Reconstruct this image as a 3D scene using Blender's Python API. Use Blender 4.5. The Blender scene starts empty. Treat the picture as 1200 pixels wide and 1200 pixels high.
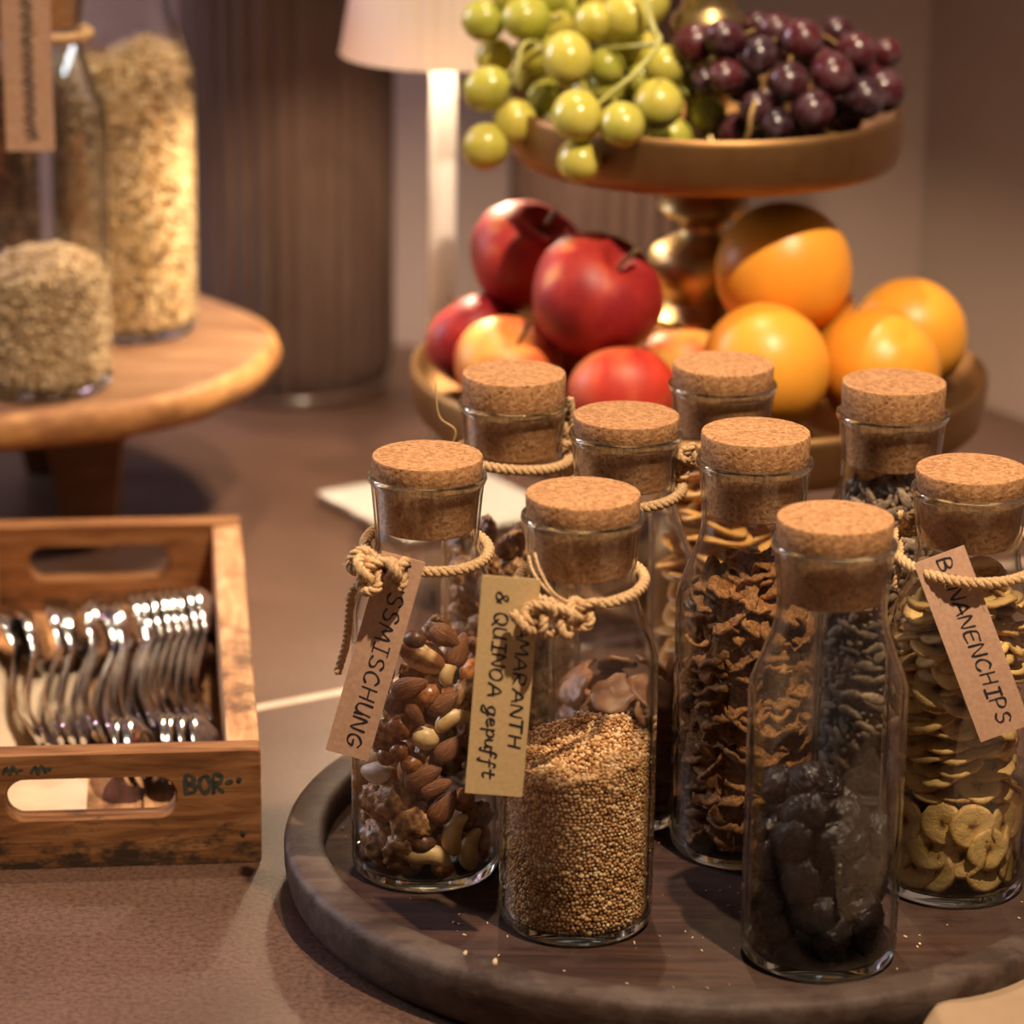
import bpy, bmesh, math, random
import numpy as np
from mathutils import Vector, Matrix, Euler, noise

sc = bpy.context.scene
COL = sc.collection
PI = math.pi
rad = math.radians

# ------------------------------------------------------------------ camera
cam_data = bpy.data.cameras.new('camera')
cam = bpy.data.objects.new('camera', cam_data)
COL.objects.link(cam)
cam_data.sensor_width = 36.0
cam_data.lens = 123.0
cam_data.clip_start = 0.05
cam_data.clip_end = 30
cam.matrix_world = Matrix.Translation((0, 0, .773)) @ Matrix.Rotation(rad(90 - 17.6), 4, 'X') @ Matrix.Rotation(rad(0.7), 4, 'Z')
cam_data.dof.use_dof = True
cam_data.dof.focus_distance = 1.84
cam_data.dof.aperture_fstop = 5.4
sc.camera = cam

# ------------------------------------------------------------------ world, lights, exposure
world = bpy.data.worlds.new('world')
sc.world = world
world.use_nodes = True
bg = world.node_tree.nodes['Background']
bg.inputs[0].default_value = (.66, .46, .36, 1)
bg.inputs[1].default_value = .19


def aim(o, target):
    d = Vector(target) - o.location
    o.rotation_euler = d.to_track_quat('-Z', 'Y').to_euler()


def spot(name, loc, target, power, color, size=70, radius=.03, blend=.5):
    l = bpy.data.lights.new(name, 'SPOT')
    l.energy = power
    l.color = color
    l.spot_size = rad(size)
    l.spot_blend = blend
    l.shadow_soft_size = radius
    o = bpy.data.objects.new(name, l)
    COL.objects.link(o)
    o.location = loc
    aim(o, target)
    return o


def area(name, loc, target, power, color, sx, sy):
    l = bpy.data.lights.new(name, 'AREA')
    l.shape = 'RECTANGLE'
    l.size = sx
    l.size_y = sy
    l.energy = power
    l.color = color
    o = bpy.data.objects.new(name, l)
    COL.objects.link(o)
    o.location = loc
    aim(o, target)
    return o


# two ceiling spotlights over the buffet, daylight from windows on the left, an added lilac fill tinting the left wall
spot('ceiling_spot_front', (.48, 1.02, 2.05), (.13, 1.90, .1), 285, (1, .77, .55), 52, .02, 1.0)
spot('ceiling_spot_rear', (.0, 2.42, 2.15), (.05, 1.85, .1), 98, (1, .76, .54), 52, .018, .7)
area('window_daylight', (-2.3, 2.85, 1.0), (0, 1.8, .2), 36, (.84, .90, 1), .4, .8)
area('lilac_wall_fill', (-1.25, 2.65, 1.1), (-.40, 3.0, .45), 9, (.95, .56, .80), .4, .4)

sc.view_settings.view_transform = 'Standard'
sc.view_settings.look = 'None'
sc.view_settings.exposure = 0.0
sc.view_settings.gamma = 1.0
sc.view_settings.use_curve_mapping = False
sc.cycles.transparent_max_bounces = 48
sc.cycles.max_bounces = 14
sc.cycles.diffuse_bounces = 4
sc.cycles.glossy_bounces = 6
sc.cycles.transmission_bounces = 10
sc.cycles.caustics_reflective = False
sc.cycles.sample_clamp_indirect = 4.0
sc.cycles.use_denoising = True


# ------------------------------------------------------------------ node helpers
class NT:
    def __init__(s, name):
        s.m = bpy.data.materials.new(name)
        s.m.use_nodes = True
        s.t = s.m.node_tree
        s.t.nodes.clear()
        s.out = s.t.nodes.new('ShaderNodeOutputMaterial')

    def n(s, typ, **kw):
        nd = s.t.nodes.new(typ)
        for k, v in kw.items():
            if k.startswith('i_'):
                nd.inputs[k[2:].replace('_', ' ')].default_value = v
            else:
                setattr(nd, k, v)
        return nd

    def l(s, a, b):
        s.t.links.new(a, b)

    def coord(s, scale=(1, 1, 1), which='Object', rot=(0, 0, 0)):
        tc = s.n('ShaderNodeTexCoord')
        mp = s.n('ShaderNodeMapping')
        mp.inputs['Scale'].default_value = scale
        mp.inputs['Rotation'].default_value = rot
        s.l(tc.outputs[which], mp.inputs['Vector'])
        return mp.outputs[0]

    def noise(s, vec, scale, detail=4, rough=.55, dist=0):
        nd = s.n('ShaderNodeTexNoise')
        nd.inputs['Scale'].default_value = scale
        nd.inputs['Detail'].default_value = detail
        nd.inputs['Roughness'].default_value = rough
        nd.inputs['Distortion'].default_value = dist
        s.l(vec, nd.inputs['Vector'])
        return nd.outputs['Fac']

    def voro(s, vec, scale, out='Color', feature='F1'):
        nd = s.n('ShaderNodeTexVoronoi')
        nd.feature = feature
        nd.inputs['Scale'].default_value = scale
        s.l(vec, nd.inputs['Vector'])
        return nd.outputs[out]

    def ramp(s, fac, stops):
        r = s.n('ShaderNodeValToRGB')
        e = r.color_ramp.elements
        while len(e) < len(stops):
            e.new(.5)
        for el, (p, c) in zip(e, stops):
            el.position = p
            el.color = (*c, 1)
        s.l(fac, r.inputs[0])
        return r.outputs[0]

    def math(s, op, a, b=None, c=None, clamp=False):
        nd = s.n('ShaderNodeMath', operation=op)
        nd.use_clamp = clamp
        for i, v in enumerate((a, b, c)):
            if v is None:
                continue
            if isinstance(v, (int, float)):
                nd.inputs[i].default_value = v
            else:
                s.l(v, nd.inputs[i])
        return nd.outputs[0]

    def mix(s, fac, a, b, typ='MIX'):
        nd = s.n('ShaderNodeMix', data_type='RGBA', blend_type=typ)
        for sock, v in ((nd.inputs[0], fac), (nd.inputs[6], a), (nd.inputs[7], b)):
            if isinstance(v, (int, float)):
                sock.default_value = v
            elif isinstance(v, tuple):
                sock.default_value = (*v, 1)
            else:
                s.l(v, sock)
        return nd.outputs[2]

    def bsdf(s, color, rough=.5, metallic=0., spec=.5, **kw):
        b = s.n('ShaderNodeBsdfPrincipled')
        for key, v in (('Base Color', color), ('Roughness', rough), ('Metallic', metallic), ('Specular IOR Level', spec)):
            if isinstance(v, tuple):
                b.inputs[key].default_value = (*v, 1)
            elif isinstance(v, (int, float)):
                b.inputs[key].default_value = v
            else:
                s.l(v, b.inputs[key])
        for k, v in kw.items():
            b.inputs[k.replace('_', ' ')].default_value = v
        s.b = b
        s.l(b.outputs[0], s.out.inputs[0])
        return b

    def bump(s, h, strength=.4, dist=.001):
        bp = s.n('ShaderNodeBump')
        bp.inputs['Strength'].default_value = strength
        bp.inputs['Distance'].default_value = dist
        s.l(h, bp.inputs['Height'])
        s.l(bp.outputs[0], s.b.inputs['Normal'])

    def vary(s, color, amount=.35, low=.75):
        oi = s.n('ShaderNodeObjectInfo')
        v = s.math('MULTIPLY_ADD', oi.outputs['Random'], amount, low)
        hs = s.n('ShaderNodeHueSaturation')
        s.l(v, hs.inputs['Value'])
        if isinstance(color, tuple):
            hs.inputs['Color'].default_value = (*color, 1)
        else:
            s.l(color, hs.inputs['Color'])
        return hs.outputs[0]


def simple(name, c1, c2, scale, rough=.6, bump=.3, bdist=.001, lo=.35, hi=.65, vary=None, metallic=0., spec=.5,
           stretch=(1, 1, 1), detail=4, **kw):
    t = NT(name)
    v = t.coord(stretch)
    f = t.noise(v, scale, detail)
    c = t.ramp(f, [(lo, c1), (hi, c2)])
    if vary:
        c = t.vary(c, *vary)
    t.bsdf(c, rough, metallic, spec, **kw)
    if bump:
        t.bump(f, bump, bdist)
    return t.m


M = {}


def glass_material():
    """clear drinking glass: Schlick reflection over straight transmission, slightly deeper tint where seen edge-on"""
    t = NT('clear_glass')
    lw = t.n('ShaderNodeLayerWeight')
    lw.inputs['Blend'].default_value = .5
    f = lw.outputs['Facing']
    f5 = t.math('POWER', f, 4.2)
    refl = t.math('MULTIPLY_ADD', f5, .75, .032, clamp=True)
    f3 = t.math('POWER', f, 5.0)
    tint = t.ramp(f3, [(0, (.992, .995, .99)), (1, (.45, .45, .42))])
    tr = t.n('ShaderNodeBsdfTransparent')
    t.l(tint, tr.inputs[0])
    rf = t.n('ShaderNodeBsdfRefraction')
    rf.inputs['IOR'].default_value = 1.20
    rf.inputs['Roughness'].default_value = 0
    rf.inputs['Color'].default_value = (.93, .95, .93, 1)
    # a thin wall hardly bends what is seen straight through it, and bends it strongly near the outline
    bend = t.n('ShaderNodeMapRange')
    bend.inputs['From Min'].default_value = .68
    bend.inputs['From Max'].default_value = .86
    t.l(f, bend.inputs['Value'])
    thru = t.n('ShaderNodeMixShader')
    t.l(bend.outputs[0], thru.inputs[0])
    t.l(tr.outputs[0], thru.inputs[1])
    t.l(rf.outputs[0], thru.inputs[2])
    gl = t.n('ShaderNodeBsdfGlossy')
    gl.inputs['Roughness'].default_value = .02
    gl.inputs['Color'].default_value = (1, 1, 1, 1)
    mx = t.n('ShaderNodeMixShader')
    t.l(refl, mx.inputs[0])
    t.l(thru.outputs[0], mx.inputs[1])
    t.l(gl.outputs[0], mx.inputs[2])
    t.l(mx.outputs[0], t.out.inputs[0])
    return t.m


M['glass'] = glass_material()


def solid_glass():
    t = NT('thick_clear_glass')
    g = t.n('ShaderNodeBsdfGlass')
    g.inputs['Roughness'].default_value = .0
    g.inputs['IOR'].default_value = 1.48
    g.inputs['Color'].default_value = (.95, .98, .96, 1)
    t.l(g.outputs[0], t.out.inputs[0])
    return t.m


M['solid_glass'] = solid_glass()


def cork_material():
    t = NT('agglomerated_cork')
    v = t.coord()
    f1 = t.noise(v, 420, 3, .6)
    vo = t.voro(v, 520)
    sep = t.n('ShaderNodeSeparateColor')
    t.l(vo, sep.inputs[0])
    base = t.ramp(sep.outputs[0], [(0, (.29, .135, .052)), (.45, (.38, .188, .076)), (1, (.48, .26, .115))])
    dark = t.ramp(f1, [(.31, (0, 0, 0)), (.42, (1, 1, 1))])
    c = t.mix(dark, (.17, .070, .024), base)
    c = t.vary(c, .2, .9)
    t.bsdf(c, .85, 0, .25)
    t.bump(f1, .7, .0012)
    return t.m


M['cork'] = cork_material()


def wood_material(name, cols, scale=18, stretch=(1, 8, 8), rough=.6, dirt=None, dirt_amt=.5, bump=.3, spec=.35, dirt_scale=30):
    t = NT(name)
    v = t.coord(stretch)
    f = t.noise(v, scale, 6, .6, .6)
    c = t.ramp(f, [(.3, cols[0]), (.5, cols[1]), (.7, cols[2])])
    if dirt:
        v2 = t.coord((1, 1, 1))
        d = t.noise(v2, dirt_scale, 6, .7)
        dm = t.ramp(d, [(.52 - .2 * dirt_amt, (1, 1, 1)), (.66 - .1 * dirt_amt, (0, 0, 0))])
        c = t.mix(dm, c, dirt) if False else t.mix(t.math('SUBTRACT', 1.0, dm), c, dirt)
    t.bsdf(c, rough, 0, spec)
    t.bump(f, bump, .0015)
    return t.m


M['tray_wood'] = wood_material('dark_stained_wood', [(.020, .009, .006), (.040, .018, .011), (.066, .032, .019)], 9, (1, 14, 14), .6,
                               (.060, .036, .026), .30, .35, .2, 16)
M['tray_rim'] = wood_material('worn_dark_wood_rim', [(.026, .015, .010), (.050, .029, .020), (.085, .054, .039)], 14, (1, 5, 5), .62,
                              (.085, .060, .046), .36, .6, .25, 34)
M['crate'] = wood_material('reclaimed_crate_wood', [(.15, .062, .021), (.29, .13, .048), (.42, .215, .092)], 16, (1, 9, 9), .65,
                           (.045, .026, .016), .38, .4, .25, 22)


def crate_front_material():
    t = NT('stained_crate_board')
    v = t.coord((1, 9, 9))
    f = t.noise(v, 16, 6, .6, .6)
    c = t.ramp(f, [(.3, (.105, .040, .013)), (.5, (.21, .088, .031)), (.7, (.33, .16, .064))])
    v2 = t.coord((1, 1, 2.5))
    d = t.noise(v2, 36, 7, .75)
    sp = t.n('ShaderNodeSeparateXYZ')
    tc = t.n('ShaderNodeTexCoord')
    t.l(tc.outputs['Object'], sp.inputs[0])
    low = t.math('MULTIPLY_ADD', sp.outputs['Z'], -7.0, .16)          # soot and grime rubbed into the lower edge
    d = t.math('ADD', d, low)
    dm = t.ramp(d, [(.52, (0, 0, 0)), (.66, (1, 1, 1))])
    c = t.mix(dm, c, (.040, .024, .014))
    t.bsdf(c, .7, 0, .2)
    t.bump(f, .4, .0015)
    return t.m


M['crate_front'] = crate_front_material()
M['crate_side'] = wood_material('reclaimed_crate_wood_side', [(.34, .165, .07), (.52, .27, .12), (.68, .41, .21)], 16, (9, 1, 9), .65,
                                (.16, .08, .035), .2, .4, .25, 22)
M['stand_wood'] = wood_material('warm_oak_board', [(.14, .070, .036), (.22, .118, .062), (.31, .178, .098)], 7, (2, 9, 9), .5,
                                (.16, .07, .03), .28, .25, .4, 9)
M['stand_bark'] = wood_material('oak_board_edge', [(.28, .125, .038), (.44, .215, .072), (.57, .31, .12)], 14, (3, 3, 12), .6,
                                (.24, .10, .035), .35, .4, .3, 14)


def table_material():
    t = NT('brown_mottled_tabletop')
    v = t.coord()
    a = t.noise(v, 3.2, 6, .6)
    b = t.noise(v, 300, 4, .7)
    c = t.ramp(a, [(.3, (.078, .041, .027)), (.55, (.125, .068, .046)), (.75, (.185, .108, .076))])
    sp = t.ramp(b, [(.36, (.55, .55, .55)), (.55, (1, 1, 1)), (.75, (1.25, 1.2, 1.15))])
    c = t.mix(1.0, c, sp, 'MULTIPLY')
    r = t.math('MULTIPLY_ADD', b, .25, .28)
    t.bsdf(c, r, 0, .45)
    t.bump(b, .25, .0008)
    return t.m


M['table'] = table_material()
M['joint'] = simple('pale_inlay', (.50, .38, .29), (.62, .50, .40), 60, .5, .1)
M['wall'] = simple('mauve_plaster', (.30, .215, .180), (.34, .248, .210), 2.2, .85, .08, .002)
M['twine'] = simple('jute_twine', (.40, .235, .105), (.72, .49, .265), 900, .9, .7, .0006, spec=.15, vary=(.2, .9))
M['kraft'] = simple('kraft_paper', (.51, .305, .195), (.60, .375, .25), 420, .8, .12, .0003, spec=.2)
M['kraft_light'] = simple('pale_kraft_paper', (.62, .43, .20), (.69, .49, .245), 420, .8, .1, .0003, spec=.2)
M['ink'] = simple('black_marker_ink', (.014, .014, .018), (.026, .026, .032), 200, .5, 0)
M['stamp'] = simple('faded_black_stamp_ink', (.012, .016, .012), (.05, .05, .035), 260, .8, 0)
M['steel'] = simple('polished_steel', (.60, .59, .58), (.72, .71, .70), 60, .13, 0, metallic=1.)
M['paper'] = simple('cream_paper', (.52, .41, .28), (.60, .48, .34), 40, .8, .1)
M['lamp_white'] = simple('white_lacquer', (.80, .77, .73), (.84, .81, .77), 20, .4, 0)
M['plate'] = simple('beige_stoneware', (.30, .205, .125), (.35, .245, .155), 30, .4, .05)


def brass_material(name, c1, c2, rough):
    t = NT(name)
    v = t.coord()
    a = t.noise(v, 9, 5, .6)
    b = t.noise(v, 70, 4, .6)
    c = t.ramp(a, [(.3, c1), (.7, c2)])
    r = t.math('MULTIPLY_ADD', b, .2, rough)
    t.bsdf(c, r, 1.0)
    t.bump(b, .08, .001)
    return t.m


M['brass'] = brass_material('antique_brass', (.34, .235, .10), (.50, .37, .17), .28)
M['brass_dull'] = brass_material('brushed_bronze', (.27, .150, .058), (.34, .195, .080), .42)


def shade_material():
    t = NT('translucent_pleated_shade')
    d = t.n('ShaderNodeBsdfDiffuse')
    d.inputs[0].default_value = (.74, .62, .53, 1)
    tl = t.n('ShaderNodeBsdfTranslucent')
    tl.inputs[0].default_value = (.72, .55, .40, 1)
    mx = t.n('ShaderNodeMixShader')
    mx.inputs[0].default_value = .16
    t.l(d.outputs[0], mx.inputs[1])
    t.l(tl.outputs[0], mx.inputs[2])
    t.l(mx.outputs[0], t.out.inputs[0])
    return t.m


M['shade'] = shade_material()


def ribbed_glass_material():
    t = NT('smoky_fluted_glass')
    v = t.coord((1, 1, .35))
    a = t.noise(v, 9, 4, .6)
    c = t.ramp(a, [(.3, (.050, .029, .022)), (.6, (.085, .052, .042)), (.8, (.125, .082, .074))])
    t.bsdf(c, .22, 0, .6)
    return t.m


M['fluted'] = ribbed_glass_material()


# ------------------------------------------------------------------ geometry helpers
def mesh_data(name, V, F, mat, smooth=True, sharp=None):
    me = bpy.data.meshes.new(name)
    me.from_pydata([tuple(v) for v in V], [], [tuple(f) for f in F])
    if smooth:
        me.polygons.foreach_set('use_smooth', [True] * len(me.polygons))
        if sharp is not None:
            me.set_sharp_from_angle(angle=rad(sharp))
    me.materials.append(mat)
    me.update()
    return me


def mesh_np(name, V, F, mat, smooth=True):
    """fast triangles from numpy arrays"""
    me = bpy.data.meshes.new(name)
    nv, nf = len(V), len(F)
    me.vertices.add(nv)
    me.vertices.foreach_set('co', np.asarray(V, np.float32).ravel())
    me.loops.add(nf * 3)
    me.loops.foreach_set('vertex_index', np.asarray(F, np.int32).ravel())
    me.polygons.add(nf)
    me.polygons.foreach_set('loop_start', np.arange(0, nf * 3, 3, dtype=np.int32))
    me.polygons.foreach_set('loop_total', np.full(nf, 3, np.int32))
    me.polygons.foreach_set('use_smooth', np.full(nf, smooth))
    me.materials.append(mat)
    me.update(calc_edges=True)
    me.validate()
    return me


def link(name, me, parent=None, loc=None, rot=None):
    o = bpy.data.objects.new(name, me)
    COL.objects.link(o)
    if parent:
        o.parent = parent
    if loc is not None:
        o.location = loc
    if rot is not None:
        o.rotation_euler = rot
    return o


def obj(name, V, F, mat, parent=None, smooth=True, sharp=40, loc=None, rot=None):
    return link(name, mesh_data(name, V, F, mat, smooth, sharp), parent, loc, rot)


def tag(o, label, cat=None, group=None, kind=None):
    o['label'] = label
    if cat:
        o['category'] = cat
    if group:
        o['group'] = group
    if kind:
        o['kind'] = kind
    return o


def thing(name, label, cat, loc=(0, 0, 0), rz=0, group=None):
    o = bpy.data.objects.new(name, None)
    o.empty_display_size = .02
    COL.objects.link(o)
    o.location = loc
    o.rotation_euler = (0, 0, rz)
    return tag(o, label, cat, group)


def lathe(profile, n=48, closed=False, rib=None):
    """revolve (r, z) points about z; closed joins last to first; points at r=0 become poles"""
    V, F, rows = [], [], []
    for (r, z) in profile:
        if r < 1e-6:
            rows.append([len(V)])
            V.append((0, 0, z))
        else:
            row = []
            for i in range(n):
                a = 2 * PI * i / n
                rr = r * (rib(a) if rib else 1)
                row.append(len(V))
                V.append((rr * math.cos(a), rr * math.sin(a), z))
            rows.append(row)
    pairs = list(zip(rows[:-1], rows[1:]))
    if closed:
        pairs.append((rows[-1], rows[0]))
    for a, b in pairs:
        for i in range(n):
            j = (i + 1) % n
            if len(a) == 1 and len(b) == 1:
                continue
            if len(a) == 1:
                F.append((a[0], b[j], b[i]))
            elif len(b) == 1:
                F.append((a[i], a[j], b[0]))
            else:
                F.append((a[i], a[j], b[j], b[i]))
    return V, F


def box(x0, x1, y0, y1, z0, z1, bevel=0, seg=2):
    bm = bmesh.new()
    bmesh.ops.create_cube(bm, size=1)
    for v in bm.verts:
        v.co = Vector((x0 + (v.co.x + .5) * (x1 - x0), y0 + (v.co.y + .5) * (y1 - y0), z0 + (v.co.z + .5) * (z1 - z0)))
    if bevel:
        bmesh.ops.bevel(bm, geom=bm.edges[:], offset=bevel, segments=seg, profile=.5, affect='EDGES')
    V = [v.co.copy() for v in bm.verts]
    bm.verts.index_update()
    F = [[v.index for v in f.verts] for f in bm.faces]
    bm.free()
    return V, F


def prism(poly, z0, z1):
    n = len(poly)
    V = [(x, y, z0) for x, y in poly] + [(x, y, z1) for x, y in poly]
    F = [tuple(range(n - 1, -1, -1)), tuple(range(n, 2 * n))]
    for i in range(n):
        j = (i + 1) % n
        F.append((i, j, n + j, n + i))
    return V, F


def join(*parts):
    V, F = [], []
    for v, f in parts:
        k = len(V)
        V += [tuple(p) for p in v]
        F += [tuple(i + k for i in q) for q in f]
    return V, F


def frames(path, closed=False):
    P = [Vector(p) for p in path]
    n = len(P)
    T = []
    for i in range(n):
        a = P[i - 1] if (i > 0 or closed) else P[i]
        b = P[(i + 1) % n] if (i < n - 1 or closed) else P[i]
        T.append((b - a).normalized())
    up = Vector((0, 0, 1)) if abs(T[0].z) < .9 else Vector((1, 0, 0))
    N = [(up - T[0] * up.dot(T[0])).normalized()]
    for i in range(1, n):
        v = N[-1] - T[i] * N[-1].dot(T[i])
        N.append(v.normalized() if v.length > 1e-8 else N[-1])
    B = [t.cross(q) for t, q in zip(T, N)]
    return P, T, N, B


def tube(path, radius, n=8, closed=False, caps=True):
    P, T, N, B = frames(path, closed)
    V, F = [], []
    m = len(P)
    for i in range(m):
        r = radius(i / (m - 1)) if callable(radius) else radius
        for k in range(n):
            a = 2 * PI * k / n
            V.append(P[i] + (N[i] * math.cos(a) + B[i] * math.sin(a)) * r)
    for i in range(m if closed else m - 1):
        j = (i + 1) % m
        for k in range(n):
            q = (k + 1) % n
            F.append((i * n + k, i * n + q, j * n + q, j * n + k))
    if caps and not closed:
        F.append(tuple(range(n - 1, -1, -1)))
        F.append(tuple((m - 1) * n + k for k in range(n)))
    return V, F


def resample(path, step, closed=False):
    P = [Vector(p) for p in path]
    if closed:
        P.append(P[0])
    out = [P[0]]
    acc = 0
    for a, b in zip(P[:-1], P[1:]):
        L = (b - a).length
        if L < 1e-9:
            continue
        d = step - acc
        while d <= L:
            out.append(a.lerp(b, d / L))
            d += step
        acc = L - (d - step)
    return out


def smooth_path(pts, k=8):
    """Catmull-Rom through the points"""
    P = [Vector(p) for p in pts]
    P = [P[0] * 2 - P[1]] + P + [P[-1] * 2 - P[-2]]
    out = []
    for i in range(1, len(P) - 2):
        for s in range(k):
            t = s / k
            a, b, c, d = P[i - 1], P[i], P[i + 1], P[i + 2]
            out.append(.5 * ((2 * b) + (c - a) * t + (2 * a - 5 * b + 4 * c - d) * t * t + (3 * b - a - 3 * c + d) * t ** 3))
    out.append(P[-2])
    return out


def rope(path, R=.0027, strands=3, closed=False, pitch=.011, fuzz=0, seed=0):
    """three strands laid in a helix along the path"""
    pts = resample(path, .0011, closed)
    P, T, N, B = frames(pts, closed)
    m = len(P)
    turns = m * .0011 / pitch
    if closed:
        turns = max(1, round(turns))
    parts = []
    for s in range(strands):
        sp = []
        for i in range(m):
            a = 2 * PI * (s / strands + turns * i / m)
            sp.append(P[i] + (N[i] * math.cos(a) + B[i] * math.sin(a)) * R * .52)
        parts.append(tube(sp, R * .56, 6, closed))
    rng = random.Random(seed)
    for _ in range(fuzz):                       # loose fibres standing off the twine
        i = rng.randrange(m)
        d = Vector((rng.uniform(-1, 1), rng.uniform(-1, 1), rng.uniform(-1, 1))).normalized()
        p = P[i] + d * R * .8
        q = p + d * rng.uniform(.001, .0035) + T[i] * rng.uniform(-.002, .002)
        parts.append(tube([p, (p + q) / 2 + Vector((0, 0, .0004)), q], .00011, 3))
    return join(*parts)


def knot_path(center, s, rot=(0, 0, 0)):
    R = Euler(rot).to_matrix()
    pts = []
    for i in range(60):
        t = 2 * PI * i / 60
        p = Vector(((math.sin(t) + 2 * math.sin(2 * t)) / 3, (math.cos(t) - 2 * math.cos(2 * t)) / 3, -math.sin(3 * t) * .33))
        pts.append(Vector(center) + R @ (p * s))
    return pts


# ico sphere templates
def ico(sub):
    bm = bmesh.new()
    bmesh.ops.create_icosphere(bm, subdivisions=sub, radius=1)
    bm.verts.index_update()
    V = np.array([v.co[:] for v in bm.verts])
    F = np.array([[v.index for v in f.verts] for f in bm.faces])
    bm.free()
    return V, F


ICO1, ICO2, ICO3, ICO4 = ico(1), ico(2), ico(3), ico(4)


def blob(template, fn):
    V0, F = template
    return [fn(Vector(v)) for v in V0], F.tolist()


# ------------------------------------------------------------------ the setting
def build_setting():
    # back wall and right-hand wall, meeting in a corner behind the fruit stand
    A, Bc, C = Vector((-1.1, 3.126)), Vector((.334, 2.823)), Vector((.98, 1.778))

    def wall(name, p, q):
        d = (q - p).normalized()
        nrm = Vector((-d.y, d.x))
        poly = [p, q, q + nrm * .06, p + nrm * .06]
        V, F = prism([(v.x, v.y) for v in poly], -.76, 1.6)
        o = obj(name, V, F, M['wall'], smooth=False)
        o['kind'] = 'structure'
        return o

    tag(wall('wall_back', A, Bc), 'blurred mauve plaster wall behind the buffet table')
    tag(wall('wall_right', Bc, C), 'mauve plaster wall on the right of the corner')

    # table: two slabs with a pale inlaid joint between them
    t = thing('buffet_table', 'brown mottled buffet table top with a pale inlaid seam', 'table', (0, 0, 0))
    s = Vector((-.155, 2.031))
    d = Vector((.861, .509)).normalized()
    nrm = Vector((-d.y, d.x))
    poly = [(-1.0, 1.2), (.98, 1.2), (.98, 1.77), (.334, 2.82), (-1.0, 3.10)]

    def clip(poly, off, sign):
        out = []
        f = lambda p: sign * ((Vector(p) - s).dot(nrm) - off)
        for i in range(len(poly)):
            a, b = poly[i], poly[(i + 1) % len(poly)]
            fa, fb = f(a), f(b)
            if fa >= 0:
                out.append(a)
            if fa * fb < 0:
                k = fa / (fa - fb)
                out.append((a[0] + (b[0] - a[0]) * k, a[1] + (b[1] - a[1]) * k))
        return out

    for off, sg in ((-.0052, -1), (.0052, 1)):
        V, F = prism(clip(poly, off, sg), -.035, 0)
        obj('slab', V, F, M['table'], t, smooth=False)
    V, F = prism(clip(clip(poly, -.0051, 1), .0051, -1), -.034, -.0003)
    tag(obj('inlay_strip', V, F, M['joint'], t, smooth=False), 'narrow cream strip between the slabs')
    for x, y in ((-.9, 1.32), (.85, 1.32), (-.9, 2.95), (.32, 2.72)):
        V, F = box(x - .03, x + .03, y - .03, y + .03, -.75, -.035, .004)
        obj('leg', V, F, M['tray_wood'], t)
    V, F = box(-1.2, 1.1, 1.0, 3.2, -.78, -.7505)
    o = obj('floor', V, F, M['table'], smooth=False)
    o['kind'] = 'structure'
    o['label'] = 'brown floor beneath the buffet table'


build_setting()

# ------------------------------------------------------------------ tray
TC = Vector((.103, 1.765, 0))
TZ = .019        # floor of the tray


def build_tray():
    t = thing('round_tray', 'round dark wooden serving tray with a raised worn rim under the bottles', 'tray', TC)
    V, F = lathe([(0, .004), (.201, .004), (.2045, .006), (.2045, TZ - .001), (.203, TZ), (0, TZ)], 96)
    obj('tray_floor', V, F, M['tray_wood'], t, sharp=35)
    prof = [(.2050, .0060), (.2080, .0045), (.2110, .0012), (.2150, .0005), (.2195, .0040), (.2228, .0100), (.2246, .0200), (.2248, .0290), (.2236, .0328), (.2205, .0345),
            (.2080, .0347), (.2046, .0342), (.2034, .0325), (.2030, .0280), (.2030, .0188), (.2050, .0170)]
    V, F = lathe(prof, 128, closed=True)
    W = []
    for v in V:
        k = noise.noise(Vector(v) * 30) * .0006
        W.append(Vector(v) * (1 + k))
    obj('rim', W, F, M['tray_rim'], t, sharp=60)


build_tray()

# ------------------------------------------------------------------ bottles
OUT = [(0, .0018), (.024, .0018), (.030, .0004), (.0345, 0), (.0375, .0012), (.0393, .004), (.04, .0085), (.04, .05), (.04, .10), (.04, .142),
       (.0397, .1465), (.0386, .1505), (.036, .1572), (.0328, .1655), (.030, .1735), (.0283, .1795), (.0274, .185), (.0274, .190),
       (.0280, .199), (.0289, .209), (.0297, .2165)]
RIM = [(.0306, .2180), (.0311, .2197), (.0309, .2213), (.0301, .2220), (.0293, .2215), (.0288, .2195)]
INN = [(.0280, .2150), (.0272, .209), (.0263, .199), (.0257, .190), (.0257, .185), (.0267, .1785), (.0285, .1725), (.0312, .165),
       (.0343, .1570), (.0366, .1512), (.0376, .1465), (.0378, .142), (.0378, .10), (.0378, .05), (.0378, .011), (.0366, .0075), (.033, .006),
       (.02, .0058), (0, .0058)]


def rin(z):
    """inner radius of a bottle at height z"""
    pts = INN[::-1]
    if z < pts[2][1]:
        return .0330
    for (r0, z0), (r1, z1) in zip(pts[:-1], pts[1:]):
        if z0 <= z <= z1 and z1 > z0:
            return r0 + (r1 - r0) * (z - z0) / (z1 - z0)
    return .0255


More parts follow.
